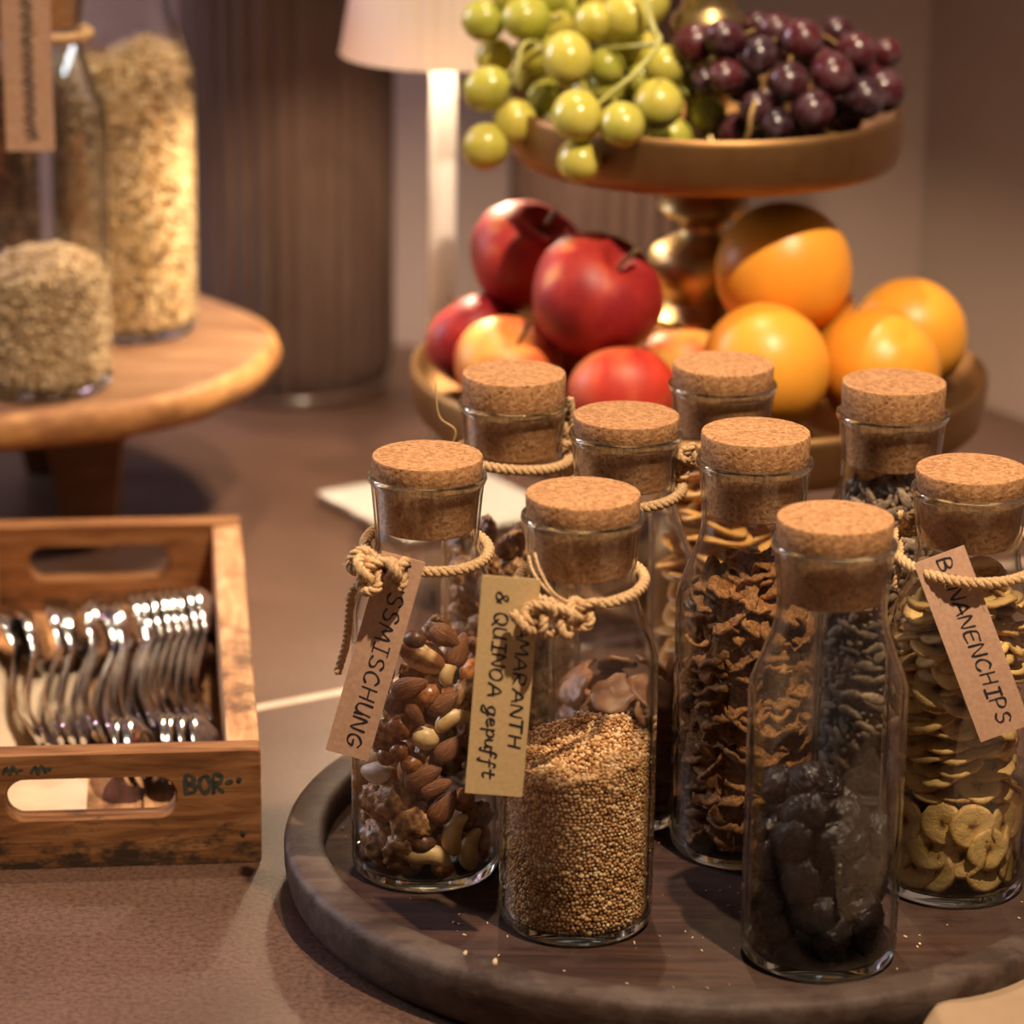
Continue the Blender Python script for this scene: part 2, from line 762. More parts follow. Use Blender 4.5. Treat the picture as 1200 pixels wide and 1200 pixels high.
FINE = []
for (a, b) in zip(OUT[:-1], OUT[1:]):
    FINE.append(a)
WALL_O = [(.0399, .0080)] + OUT[7:] + [(.0299, .2172)]
WALL_I = [(.0283, .2172)] + INN[:15] + [(.0378, .0080)]
GLASS = lathe(WALL_O + WALL_I, 72, closed=True)
BASE = lathe([(0, .0018), (.024, .0018), (.030, .0004), (.0345, 0), (.0375, .0012), (.0393, .004), (.0399, .0079), (.0377, .0079), (.0366, .0072), (.033, .0060), (.02, .0058), (0, .0058)], 72)
LIP = lathe([(.0283, .2173), (.0299, .2173), (.0307, .2180), (.0313, .2197), (.0310, .2214), (.0301, .2222), (.0293, .2216), (.0286, .2195)], 72, closed=True)
GLASS_ME = mesh_data('glass_body', GLASS[0], GLASS[1], M['glass'], True, 50)
BASE_ME = mesh_data('glass_base', BASE[0], BASE[1], M['solid_glass'], True, 50)
LIP_ME = mesh_data('glass_lip', LIP[0], LIP[1], M['solid_glass'], True, None)


def cork_mesh(proud, seed):
    zt = .222 + proud
    zb = .1925
    prof = [(0, zb), (.0245, zb), (.0252, zb + .0008), (.0268, .2085), (.0281, .2205), (.0287, .2235), (.0291, zt - .0012), (.0286, zt), (.024, zt + .0002),
            (.012, zt + .0003), (0, zt + .0003)]
    V, F = lathe(prof, 64)
    W = []
    for v in V:
        p = Vector(v)
        if p.z > .2225:
            k = noise.noise(p * 330 + Vector((seed * 7.3, 0, 0)))
            r = Vector((p.x, p.y, 0))
            rr = r.length
            if rr > .020:
                p -= r.normalized() * max(0, k) * .0007
            p.z += k * .00018
        W.append(p)
    return W, F


def bottle(x, y, label, proud, seed, scale=1.0, z=TZ, rz=0.):
    t = thing('corked_bottle', label, 'bottle', (x, y, z), rz)
    link('glass_body', GLASS_ME, t)
    link('glass_base', BASE_ME, t)
    link('glass_lip', LIP_ME, t)
    V, F = cork_mesh(proud, seed)
    c = obj('cork', V, F, M['cork'], t, sharp=35)
    t.scale = (scale,) * 3
    return t


def ring_path(r, z, tilt=0., phi0=0., n=90, sag=0.):
    pts = []
    for i in range(n):
        a = 2 * PI * i / n
        pts.append((r * math.cos(a), r * math.sin(a), z + tilt * math.cos(a - phi0) + sag * math.sin(3 * a) * .3))
    return pts


# handwriting: strokes on a unit cell (x to the right, y up)
GL = {
    'A': [[(0, 0), (.38, 1), (.72, 0)], [(.12, .36), (.68, .40)]],
    'B': [[(.05, 0), (.05, 1), (.5, .92), (.52, .62), (.08, .52), (.6, .42), (.58, .08), (.05, 0)]],
    'C': [[(.66, .82), (.42, 1), (.14, .78), (.06, .4), (.22, .06), (.5, .02), (.68, .18)]],
    'E': [[(.62, 1), (.08, .98), (.06, 0), (.64, .02)], [(.07, .52), (.52, .54)]],
    'G': [[(.66, .84), (.40, 1), (.12, .74), (.06, .36), (.22, .04), (.54, .04), (.66, .40), (.36, .40)]],
    'H': [[(.06, 1), (.06, 0)], [(.64, 1), (.62, 0)], [(.06, .52), (.64, .54)]],
    'I': [[(.08, 1), (.56, 1)], [(.33, 1), (.31, 0)], [(.06, 0), (.56, 0)]],
    'M': [[(0, 0), (.12, 1), (.40, .35), (.70, 1), (.82, 0)]],
    'N': [[(.04, 0), (.08, 1), (.60, 0), (.66, 1)]],
    'O': [[(.36, 1), (.10, .82), (.04, .4), (.24, .02), (.54, .08), (.68, .5), (.56, .9), (.36, 1)]],
    'P': [[(.08, 0), (.08, 1), (.5, .96), (.62, .72), (.46, .48), (.10, .46)]],
    'Q': [[(.36, 1), (.10, .82), (.04, .4), (.24, .02), (.54, .08), (.68, .5), (.56, .9), (.36, 1)], [(.40, .30), (.78, -.12)]],
    'R': [[(.08, 0), (.08, 1), (.5, .96), (.60, .74), (.46, .52), (.10, .48), (.66, 0)]],
    'S': [[(.60, .86), (.38, 1), (.12, .86), (.18, .58), (.52, .42), (.58, .14), (.32, 0), (.04, .12)]],
    'T': [[(0, 1), (.68, 1)], [(.34, 1), (.32, 0)]],
    'U': [[(.06, 1), (.08, .22), (.30, 0), (.54, .16), (.62, 1)], [(.60, .5), (.66, 0)]],
    '&': [[(.66, .1), (.22, .72), (.26, .96), (.46, .94), (.44, .7), (.10, .34), (.14, .04), (.40, .02), (.66, .42)]],
    'g': [[(.50, .58), (.20, .62), (.06, .34), (.22, .06), (.46, .22), (.50, .60), (.46, -.24), (.22, -.42), (.04, -.26), (.60, .12)]],
    'e': [[(.04, .28), (.42, .36), (.34, .60), (.12, .52), (.06, .20), (.24, .0), (.54, .12)]],
    'p': [[(.06, .58), (.10, -.42)], [(.08, .40), (.34, .62), (.50, .34), (.34, .04), (.10, .14)]],
    'u': [[(.04, .58), (.08, .14), (.26, .0), (.44, .2), (.46, .58), (.50, .06), (.60, .04)]],
    'f': [[(.46, .88), (.30, 1), (.20, .70), (.16, -.38), (.02, -.30)], [(.0, .50), (.44, .54)]],
    't': [[(.22, .95), (.20, .14), (.34, .0), (.50, .10)], [(.0, .62), (.48, .66)]],
    '~': [[(0, .2), (.22, .85), (.40, .05), (.60, .95), (.86, .15)]],
    '-': [[(.05, .5), (.3, .55)]],
    ' ': [],
}


def lettering(text, length, height, pen, seed=1, slant=.18, squeeze=1.):
    """flat pen strokes, laid along +x from 0 to length, letters up along +y; quads with round joints"""
    rng = random.Random(seed)
    adv = []
    for ch in text:
        adv.append(.45 if ch == ' ' else (.98 if ch == 'M' else (.72 if ch in 'Ig&' else (.62 if ch.islower() else .86))))
    tot = sum(adv)
    k = length / tot
    V, F = [], []
    lay = 0

    def disc(c, r, z):
        b = len(V)
        for i in range(8):
            V.append((c[0] + r * math.cos(i * PI / 4), c[1] + r * math.sin(i * PI / 4), z))
        F.append(tuple(range(b, b + 8)))

    x = 0
    for ch, a in zip(text, adv):
        jx, jy, js = rng.uniform(-.03, .03), rng.uniform(-.05, .05), rng.uniform(.92, 1.06)
        for st in GL[ch]:
            pts = [Vector(((x + (px + jx) * squeeze + slant * py * .5) * k, (py * js + jy) * height, 0)) for px, py in st]
            if len(pts) > 2:
                pts = smooth_path(pts, 3)
            for i, p in enumerate(pts):
                lay += 1
                z = (lay % 23) * 2e-6
                w = pen * (.42 + .12 * math.sin(i * .9 + x * 5))
                disc(p, w, z)
                if i:
                    q = pts[i - 1]
                    d = (p - q)
                    if d.length < 1e-7:
                        continue
                    nn = Vector((-d.y, d.x, 0)).normalized() * w
                    b = len(V)
                    V.extend([(*(q - nn).xy, z + 1e-6), (*(p - nn).xy, z + 1e-6), (*(p + nn).xy, z + 1e-6), (*(q + nn).xy, z + 1e-6)])
                    F.append((b, b + 1, b + 2, b + 3))
        x += a
    return V, F


def tag_on(bt, TL, TR, BR, BL, y, lines, mat, seed, bend=.0, lean=0.):
    """paper tag hung on the twine: corners in the bottle's own x/z, hanging in the plane y; lines = (text, from, to, across, height, pen)"""
    TL, TR, BR, BL = [Vector((p[0], y, p[1])) for p in (TL, TR, BR, BL)]
    L = ((BL - TL) + (BR - TR)) / 2
    W = ((TR - TL) + (BR - BL)) / 2
    u = L.normalized()
    w = (W - u * W.dot(u)).normalized()
    nrm = u.cross(w).normalized()          # towards the viewer if it has negative y
    if nrm.y > 0:
        nrm = -nrm
    Ll, Wl = L.length, W.length
    rows = 14
    rng = random.Random(seed)
    sx = rng.uniform(-1, 1)

    def pt(s, v, h=0.):
        k = bend * math.sin(s * PI) + lean * s + .0005 * math.sin(3 * s + sx) * (v - .5)
        return TL + L * s + w * (v * Wl) + nrm * (k + h)

    V, F = [], []
    th = .0005
    for i in range(rows + 1):
        for v in (0, 1):
            for h in (0, th):
                V.append(pt(i / rows, v, h))
    for i in range(rows):
        a, b = i * 4, (i + 1) * 4
        F += [(a + 1, b + 1, b + 3, a + 3), (a, a + 2, b + 2, b), (a, b, b + 1, a + 1), (a + 2, a + 3, b + 3, b + 2)]
    F += [(0, 1, 3, 2), (rows * 4, rows * 4 + 2, rows * 4 + 3, rows * 4 + 1)]
    t = obj('paper_tag', V, F, mat, bt, smooth=False)
    VV, FF = [], []
    for q, (text, s0, s1, across, hgt, pen) in enumerate(lines):
        v, f = lettering(text, (s1 - s0) * Ll, hgt, pen, seed * 10 + q)
        b = len(VV)
        for p in v:
            s = s0 + p[0] / Ll
            c = across + p[1] / Wl
            VV.append(pt(s, c, th + .00012 + p[2]))
        FF += [tuple(i + b for i in g) for g in f]
    tag(obj('lettering', VV, FF, M['ink'], t, smooth=False), 'black handwritten marker letters')
    return t


BOT = {}
BOT['nuts'] = bottle(-.0443, 1.743, 'corked glass bottle of mixed nuts with a brown tag reading NUSSMISCHUNG', .0095, 1)
BOT['quinoa'] = bottle(.0356, 1.677, 'corked glass bottle of puffed grain with a yellow tag reading AMARANTH & QUINOA gepufft', .0105, 2, rz=.0)
BOT['prune'] = bottle(.1590, 1.638, 'corked glass bottle half filled with dark dried prunes, nearest the tray front, no tag', .0118, 3)
BOT['flake'] = bottle(.1285, 1.777, 'corked glass bottle filled with brown bran flakes, no twine, behind the prune bottle', .0145, 4)
BOT['banana'] = bottle(.2375, 1.731, 'corked glass bottle of banana chips with a brown tag reading BANANENCHIPS', .0095, 5)
BOT['walnut'] = bottle(.0002, 1.8835, 'corked glass bottle of walnut pieces standing at the left rear of the tray', .016, 6)
BOT['mango'] = bottle(.0615, 1.8255, 'corked glass bottle with twine knotted at its right, directly behind the quinoa bottle', .009, 7)
BOT['apple'] = bottle(.1195, 1.9275, 'rearmost corked glass bottle holding orange dried fruit rings, before the oranges', .011, 8)
BOT['seed'] = bottle(.2110, 1.871, 'corked glass bottle of grey-brown seeds behind the banana chip bottle', .017, 9)
for k, b in BOT.items():
    b['group'] = 'corked bottles on the round tray'


def twine(bt, path, closed=False, seed=0, name='twine', R=.0030, fuzz=70):
    V, F = rope(path, R, 3, closed, .0115, fuzz, seed)
    return obj(name, V, F, M['twine'], bt, smooth=True, sharp=None)


# -- nut bottle: ring, knot on the left, tail, tag
b = BOT['nuts']
tw = twine(b, ring_path(.0325, .1815, .0035, rad(120)), True, 1)
kc = (-.0265, -.0520, .1840)
for i, (off, s, r) in enumerate([((0, 0, 0), .0098, (1.2, .3, .2)), ((.0125, -.003, .0015), .0080, (1.6, .2, 1.2)), ((-.006, .008, .003), .0075, (1.0, .8, 2.2))]):
    V, F = rope(knot_path(Vector(kc) + Vector(off), s, r), .0028, 3, True, .011, 60, 5 + i)
    obj('knot', V, F, M['twine'], tw, sharp=None)
V, F = rope(smooth_path([(-.030, -.050, .181), (-.037, -.048, .172), (-.039, -.044, .157), (-.041, -.038, .140), (-.0455, -.039, .124)], 10), .0023, 3, False, .010, 25, 8)
obj('twine_tail', V, F, M['twine'], tw, sharp=None)
tag_on(b, (-.0218, .1946), (-.0004, .1912), (-.0289, .0798), (-.0520, .0876), -.0475, [('NUSSMISCHUNG', .02, .955, .40, .0078, .00125)], M['kraft'], 3, .001)

# -- quinoa bottle
b = BOT['quinoa']
tw = twine(b, ring_path(.0318, .1865, .003, rad(70)), True, 11)
for i, (off, s, r) in enumerate([((.000, -.0400, .1830), .0080, (1.5, .1, .4)), ((-.011, -.0475, .1815), .0088, (1.3, .5, 1.9)), ((-.0215, -.0510, .1845), .0082, (1.7, .2, 2.6))]):
    V, F = rope(knot_path(off, s, r), .0024, 3, True, .010, 36, 15 + i)
    obj('knot', V, F, M['twine'], tw, sharp=None)
V, F = rope(smooth_path([(-.006, -.046, .177), (-.018, -.0505, .1755), (-.028, -.0525, .179), (-.0350, -.0515, .1865)], 10), .0027, 3, False, .011, 40, 19)
obj('twine_tail', V, F, M['twine'], tw, sharp=None)
for k, (dx, dz) in enumerate(((0, 0), (.003, .0015))):
    V, F = tube(smooth_path([(-.027 + dx, -.020, .2055 + dz), (-.024 + dx, -.0295, .199 + dz), (-.014, -.040, .191 + dz), (-.001, -.0430, .186)], 8), .00075, 6)
    obj('loose_strand', V, F, M['twine'], tw, sharp=None)
V, F = rope(smooth_path([(.004, -.036, .1805), (.003, -.0375, .176), (-.001, -.038, .1725)], 8), .0018, 3, False, .009, 10, 23)
obj('twine_tail', V, F, M['twine'], tw, sharp=None)
tag_on(b, (-.0499, .2035), (-.0205, .2030), (-.0287, .0866), (-.0570, .0890), -.0445,
       [('AMARANTH', .205, .78, .68, .0058, .0012), ('& QUINOA gepufft', .065, .93, .27, .0064, .0012)], M['kraft_light'], 5, .0005)

# -- banana bottle
b = BOT['banana']
tw = twine(b, ring_path(.0388, .1875, .0055, rad(100)), True, 31)
V, F = rope(knot_path((-.030, .018, .196), .006, (1.2, .4, .8)), .0024, 3, True, .010, 30, 33)
obj('knot', V, F, M['twine'], tw, sharp=None)
V, F = rope(smooth_path([(-.034, .004, .190), (-.037, -.012, .181), (-.039, -.016, .170)], 8), .0018, 3, False, .010, 20, 34)
obj('twine_tail', V, F, M['twine'], tw, sharp=None)
tag_on(b, (-.0314, .1892), (-.0106, .2068), (.0275, .1139), (.0055, .0976), -.0295, [('BANANENCHIPS', .02, .955, .42, .0072, .0012)], M['kraft'], 7, .003, .0135)

# -- two of the rear bottles
b = BOT['walnut']
tw = twine(b, ring_path(.0312, .190, .002, rad(200)), True, 41)
V, F = rope(knot_path((.030, .004, .201), .0065, (1.2, 1.0, .8)), .0022, 3, True, .010, 30, 43)
obj('knot', V, F, M['twine'], tw, sharp=None)
V, F = rope(smooth_path([(.031, .002, .200), (.033, .001, .212), (.0315, .0, .224)], 8), .0020, 3, False, .010, 20, 44)
obj('twine_tail', V, F, M['twine'], tw, sharp=None)
V, F = tube(smooth_path([(-.0312, -.004, .190), (-.034, -.010, .197), (-.0325, -.012, .208), (-.0415, -.012, .216), (-.0435, -.012, .236)], 6), .0005, 5)
obj('loose_strand', V, F, M['twine'], tw, sharp=None)
b = BOT['mango']
tw = twine(b, ring_path(.0312, .189, .002, rad(60)), True, 51)
for i, (off, s) in enumerate([((.0315, .004, .201), .0065), ((.034, .000, .209), .0055)]):
    V, F = rope(knot_path(off, s, (1.4, .6 + i, .3)), .0022, 3, True, .010, 30, 53 + i)
    obj('knot', V, F, M['twine'], tw, sharp=None)

# ------------------------------------------------------------------ contents: shared helpers
FLOORZ = .0062


def fit(P, c, R, rmax=None, zmin=FLOORZ):
    """P vertices (n,3) of a piece, rotated by R at centre c: push it inward and up until it lies inside the bottle"""
    c = np.array(c, float)
    Q0 = P @ np.array(R).T
    for _ in range(8):
        Q = Q0 + c
        dz = zmin - Q[:, 2].min()
        if dz > 0:
            c[2] += dz
            Q = Q0 + c
        rr = np.hypot(Q[:, 0], Q[:, 1])
        lim = np.array([rin(z) for z in Q[:, 2]]) - .0004
        ex = rr - lim
        i = ex.argmax()
        if ex[i] <= 0:
            break
        c[:2] -= Q[i, :2] / rr[i] * (ex[i] + 1e-4)
    return c


def put(me, bt, c, R, label, cat, group, name):
    o = bpy.data.objects.new(name, me)
    COL.objects.link(o)
    o.matrix_world = Matrix.Translation(bt.location) @ Matrix.Translation(Vector(c)) @ R.to_4x4()
    return tag(o, label, cat, group)


def verts_of(me):
    a = np.empty(len(me.vertices) * 3, np.float32)
    me.vertices.foreach_get('co', a)
    return a.reshape(-1, 3)


# ------------------------------------------------------------------ nuts
def nut_materials():
    t = NT('almond_skin')
    v = t.coord((1, 7, 7))
    f = t.noise(v, 3.2, 5, .65)
    c = t.vary(t.ramp(f, [(.3, (.115, .040, .014)), (.55, (.25, .095, .035)), (.75, (.40, .18, .075))]), .5, .75)
    t.bsdf(c, .42, 0, .5)
    t.bump(f, .9, .0012)
    M['almond'] = t.m
    M['hazel'] = simple('hazelnut_skin', (.15, .045, .013), (.40, .16, .05), 5, .32, .3, .0005, vary=(.5, .8))
    M['hazel_dark'] = simple('dark_hazelnut_skin', (.050, .020, .010), (.13, .052, .024), 6, .4, .3, .0005, vary=(.4, .8))
    M['hazel_pale'] = simple('blanched_hazelnut', (.66, .43, .18), (.80, .60, .30), 5, .4, .15, .0004)
    M['cashew'] = simple('cashew', (.62, .38, .14), (.84, .60, .29), 3.5, .36, .2, .0005, vary=(.25, .85))
    M['walnut'] = simple('walnut_kernel', (.12, .045, .015), (.52, .28, .115), 4, .40, .8, .0015, vary=(.5, .75))
    M['brazil'] = simple('brazil_nut', (.24, .085, .028), (.78, .50, .23), 1.6, .38, .3, .0006, lo=.42, hi=.55)
    M['brazil_pale'] = simple('pale_brazil_nut', (.60, .48, .38), (.76, .64, .52), 3, .5, .2, .0006)


nut_materials()


def nz(v, s, k=0.):
    return noise.noise(v * s + Vector((k, k * .7, -k)))


def nut_mesh(kind, var):
    if kind == 'almond':
        f = lambda v: Vector((.5 * v.x + .03 * (v.x > 0) * v.x, .30 * v.y * (1 - .42 * v.x) * math.sqrt(max(0.02, 1 - .25 * v.x * v.x)), .19 * v.z * (1 - .3 * v.x))) * (1 + .05 * nz(v, 2, var))
        tpl = ICO3
    elif kind in ('hazel', 'hazel_dark', 'hazel_pale'):
        f = lambda v: Vector((.5 * v.x * (1 + .18 * max(0, v.x) ** 3), .46 * v.y, .46 * v.z)) * (1 + .06 * nz(v, 1.8, var))
        tpl = ICO3
    elif kind == 'cashew':
        def f(v):
            a = v.x * 1.25
            w = (.21 - .05 * v.x) * (1 + .05 * nz(v, 2, var))
            return Vector((.42 * math.sin(a) + v.y * w * math.sin(a), .42 * (math.cos(a) - .75) + v.y * w * math.cos(a), v.z * w * .85))
        tpl = ICO3
    elif kind == 'walnut':
        def f(v):
            k = .62 * abs(nz(v, 2.6, var)) + .30 * nz(v, 5.5, var)
            g = .10 * math.exp(-(v.y * 7) ** 2)
            return Vector((.52 * v.x, .44 * v.y, .30 * v.z)) * (1 + .55 * k - g)
        tpl = ICO4 if var % 2 == 0 else ICO4
    else:                                    # brazil nut: three-sided wedge
        def f(v):
            a = math.atan2(v.z, v.y)
            r = 1 - .16 * math.cos(3 * a)
            return Vector((.5 * v.x, .27 * v.y * r, .27 * v.z * r)) * (1 + .06 * nz(v, 2, var))
        tpl = ICO3
    V, F = blob(tpl, f)
    return mesh_data(kind, V, F, M[kind])


NUTS = [('brazil', -0.0015, 0.1318, 0.029, -30), ('hazel_dark', -0.0053, 0.141, 0.012, 0), ('almond', 0.0104, 0.143, 0.019, -35), ('almond', 0.0171, 0.1338, 0.02, 70), ('cashew', 0.0136, 0.1232, 0.019, 60), ('almond', -0.0081, 0.1142, 0.021, 25), ('hazel', 0.0018, 0.1105, 0.0155, 0), ('walnut', 0.0208, 0.1065, 0.018, 0), ('cashew', 0.0156, 0.0951, 0.024, 10), ('almond', 0.0098, 0.1062, 0.018, 30), ('hazel', -0.0126, 0.0906, 0.0145, 0), ('almond', -0.0049, 0.0998, 0.014, -50), ('hazel_pale', 0.001, 0.0861, 0.0150, 0), ('hazel', -0.0139, 0.0774, 0.012, 0), ('almond', 0.013, 0.0798, 0.020, 40), ('hazel', -0.0071, 0.0713, 0.013, 0), ('brazil_pale', -0.0266, 0.0605, 0.021, 10), ('almond', -0.0007, 0.065, 0.022, 30), ('walnut', -0.0256, 0.0423, 0.021, 0), ('walnut', -0.0166, 0.0486, 0.021, 0), ('almond', 0.0101, 0.0469, 0.022, 55), ('almond', 0.006, 0.059, 0.018, 20), ('cashew', 0.0169, 0.0304, 0.026, 75), ('walnut', -0.0061, 0.037, 0.023, 0), ('walnut', -0.0232, 0.0184, 0.025, 0), ('cashew', 0.0035, 0.0177, 0.027, -15), ('walnut', -0.0092, 0.0053, 0.025, 0), ('cashew', 0.0251, 0.0109, 0.026, 80), ('hazel', 0.0212, 0.0484, 0.014, 0), ('walnut', 0.0311, 0.0316, 0.02, 0), ('brazil', 0.0327, 0.0142, 0.022, 80), ('hazel_dark', -0.034, 0.0406, 0.013, 0), ('hazel_dark', -0.0349, 0.0208, 0.014, 0), ('hazel', 0.0103, 0.0058, 0.013, 0), ('almond', -0.0317, 0.0049, 0.018, 30), ('hazel_dark', -0.001, 0.0261, 0.013, 0), ('almond', 0.0269, 0.0654, 0.018, 60), ('hazel', 0.03, 0.0537, 0.013, 0), ('walnut', -0.0218, 0.0825, 0.018, 0), ('hazel', -0.0209, 0.0733, 0.012, 0), ('hazel', 0.0254, 0.0811, 0.013, 0), ('almond', 0.0275, 0.0914, 0.019, 40), ('almond', -0.0149, 0.1064, 0.018, 50)]
NUTINFO = {
    'almond': ('almond', 'almond', 'brown ridged almond in the mixed-nut bottle', 'almonds in the nut bottle'),
    'hazel': ('hazelnut', 'hazelnut', 'round reddish-brown hazelnut in the mixed-nut bottle', 'brown hazelnuts in the nut bottle'),
    'hazel_dark': ('hazelnut', 'hazelnut', 'dark skinned hazelnut in the mixed-nut bottle', 'dark hazelnuts in the nut bottle'),
    'hazel_pale': ('blanched_hazelnut', 'hazelnut', 'pale blanched round hazelnut at mid-height of the mixed-nut bottle', None),
    'cashew': ('cashew', 'cashew', 'curved cream cashew in the mixed-nut bottle', 'cashews in the nut bottle'),
    'walnut': ('walnut_half', 'walnut', 'wrinkled brown walnut half in the mixed-nut bottle', 'walnuts in the nut bottle'),
    'brazil': ('brazil_nut', 'brazil nut', 'large brazil nut with patchy tan and brown skin in the mixed-nut bottle', 'brazil nuts in the nut bottle'),
    'brazil_pale': ('brazil_nut', 'brazil nut', 'whitish peeled nut against the left wall of the mixed-nut bottle', None),
}


def build_nuts():
    rng = random.Random(4)
    ms = {k: [nut_mesh(k, i + 1) for i in range(3)] for k in NUTINFO}
    vs = {k: [verts_of(m) for m in ms[k]] for k in ms}
    bt = BOT['nuts']

    def add(kind, c, size, R):
        i = rng.randrange(3)
        c = fit(vs[kind][i] * size, c, R)
        nm, cat, lab, grp = NUTINFO[kind]
        put(ms[kind][i], bt, c, R @ Matrix.Scale(size, 3), lab, cat, grp, nm)

    for kind, dx, z, size, ang in NUTS:
        R = Matrix.Rotation(rad(-ang), 3, 'Y') @ Matrix.Rotation(PI / 2, 3, 'X')
        if kind == 'walnut':
            R = Euler((PI / 2 + rng.uniform(-.4, .4), rng.uniform(-1.5, 1.5), rng.uniform(-.3, .3))).to_matrix()
        elif kind.startswith('hazel'):
            R = Euler((rng.uniform(0, 6), rng.uniform(-.5, .5), rng.uniform(0, 6))).to_matrix()
        phi = math.asin(max(-1, min(1, dx / .0375)))
        R = Matrix.Rotation(phi, 3, 'Z') @ R
        r = .0372 - size * (.2 if kind in ('almond', 'cashew') else (.28 if kind.startswith('braz') else .36))
        dx2 = max(-r * .97, min(r * .97, dx))
        add(kind, (dx2, -math.sqrt(max(r * r - dx2 * dx2, 0)), z), size, R)
    # the rest of the filling, behind the nuts against the front glass
    kinds = ['almond', 'hazel', 'walnut', 'almond', 'hazel_dark', 'cashew', 'walnut', 'hazel']
    n = 0
    for z in np.arange(.012, .122, .0135):
        for k in range(7):
            a = rng.uniform(-.15, PI + .15) if k < 4 else rng.uniform(0, 6.28)
            r = .028 if k < 4 else rng.uniform(0, .012)
            add(kinds[n % 8], (r * math.cos(a), r * math.sin(a), z + rng.uniform(-.004, .004)), rng.uniform(.017, .021),
                Euler((rng.uniform(0, 6), rng.uniform(0, 6), rng.uniform(0, 6))).to_matrix())
            n += 1


build_nuts()


# ------------------------------------------------------------------ grain fillings (nobody could count these)
def grains(name, bt, pts, sizes, mat, squash=None, template=ICO1, seed=0, label='', cat='grain', core=None, jitter_shape=0.):
    """pts (n,3) local positions, one small pip per point in a single mesh, over a solid core"""
    rng = np.random.default_rng(seed)
    TV, TF = template
    n, m = len(pts), len(TV)
    S = sizes[:, None, None] * TV[None]
    if squash is not None:
        S = S * np.array(squash)[None, None]
        # random orientation per grain
        q = rng.normal(size=(n, 4))
        q /= np.linalg.norm(q, axis=1)[:, None]
        w, x, y, z = q.T
        R = np.stack([np.stack([1 - 2 * (y * y + z * z), 2 * (x * y - z * w), 2 * (x * z + y * w)], -1),
                      np.stack([2 * (x * y + z * w), 1 - 2 * (x * x + z * z), 2 * (y * z - x * w)], -1),
                      np.stack([2 * (x * z - y * w), 2 * (y * z + x * w), 1 - 2 * (x * x + y * y)], -1)], 1)
        S = np.einsum('nij,nkj->nki', R, S)
    V = (S + pts[:, None, :]).reshape(-1, 3)
    F = (TF[None] + (np.arange(n) * m)[:, None, None]).reshape(-1, 3)
    if core is not None:
        cv, cf = core
        tri = []
        for f in cf:
            for i in range(1, len(f) - 1):
                tri.append((f[0], f[i], f[i + 1]))
        F = np.concatenate([F, np.array(tri) + len(V)])
        V = np.concatenate([V, np.array([tuple(p) for p in cv])])
    o = link(name, mesh_np(name, V, F, mat), None, bt.location)
    o.scale = bt.scale
    return tag(o, label, cat, kind='stuff')


def grain_material(name, cols, cell, rough=.6, spec=.3):
    """each pip takes its own tone"""
    t = NT(name)
    ge = t.n('ShaderNodeNewGeometry')
    k = len(cols)
    c = t.ramp(ge.outputs['Random Per Island'], [(i / (k - 1), col) for i, col in enumerate(cols)])
    t.bsdf(c, rough, 0, spec)
    return t.m


M['quinoa'] = grain_material('puffed_grain', [(.30, .13, .04), (.54, .28, .10), (.68, .41, .18), (.84, .62, .36)], 430)
M['oats'] = grain_material('rolled_oats', [(.40, .26, .13), (.55, .39, .21), (.66, .49, .29), (.78, .62, .40)], 160)
M['muesli'] = grain_material('muesli', [(.16, .075, .03), (.62, .41, .18), (.72, .50, .25), (.82, .62, .35), (.86, .70, .45)], 150)


def fill_points(step, topfn, layers=2, seed=0, zlo=.0075, shrink=.0, double_top=True):
    rng = np.random.default_rng(seed)
    pts = []
    for lay in range(layers):
        z = zlo
        row = 0
        while z < .20:
            r = rin(z) - .0012 - shrink - lay * step * .75
            n = int(2 * PI * r / step)
            a = (np.arange(n) + .5 * (row % 2) + rng.uniform(0, 1)) * 2 * PI / n + rng.normal(size=n) * .12 * step / r
            zz = z + rng.normal(size=n) * step * .16
            x, y = r * np.cos(a), r * np.sin(a)
            ok = zz < topfn(x, y)
            pts.append(np.stack([x, y, zz], 1)[ok])
            z += step * .84
            row += 1
    for lay in range(2 if double_top else 1):
        g = np.arange(-.038, .038, step * .92)
        X, Y = np.meshgrid(g, g)
        X[::2] += step * .45
        X = X + rng.normal(size=X.shape) * step * .16
        Y = Y + rng.normal(size=Y.shape) * step * .16
        X, Y = X.ravel(), Y.ravel()
        Z = topfn(X, Y) - lay * step * .7 + rng.normal(size=X.shape) * step * .18
        R = np.array([rin(z) for z in Z]) - .0012 - shrink
        ok = np.hypot(X, Y) < R
        pts.append(np.stack([X, Y, Z], 1)[ok])
    return np.concatenate(pts)


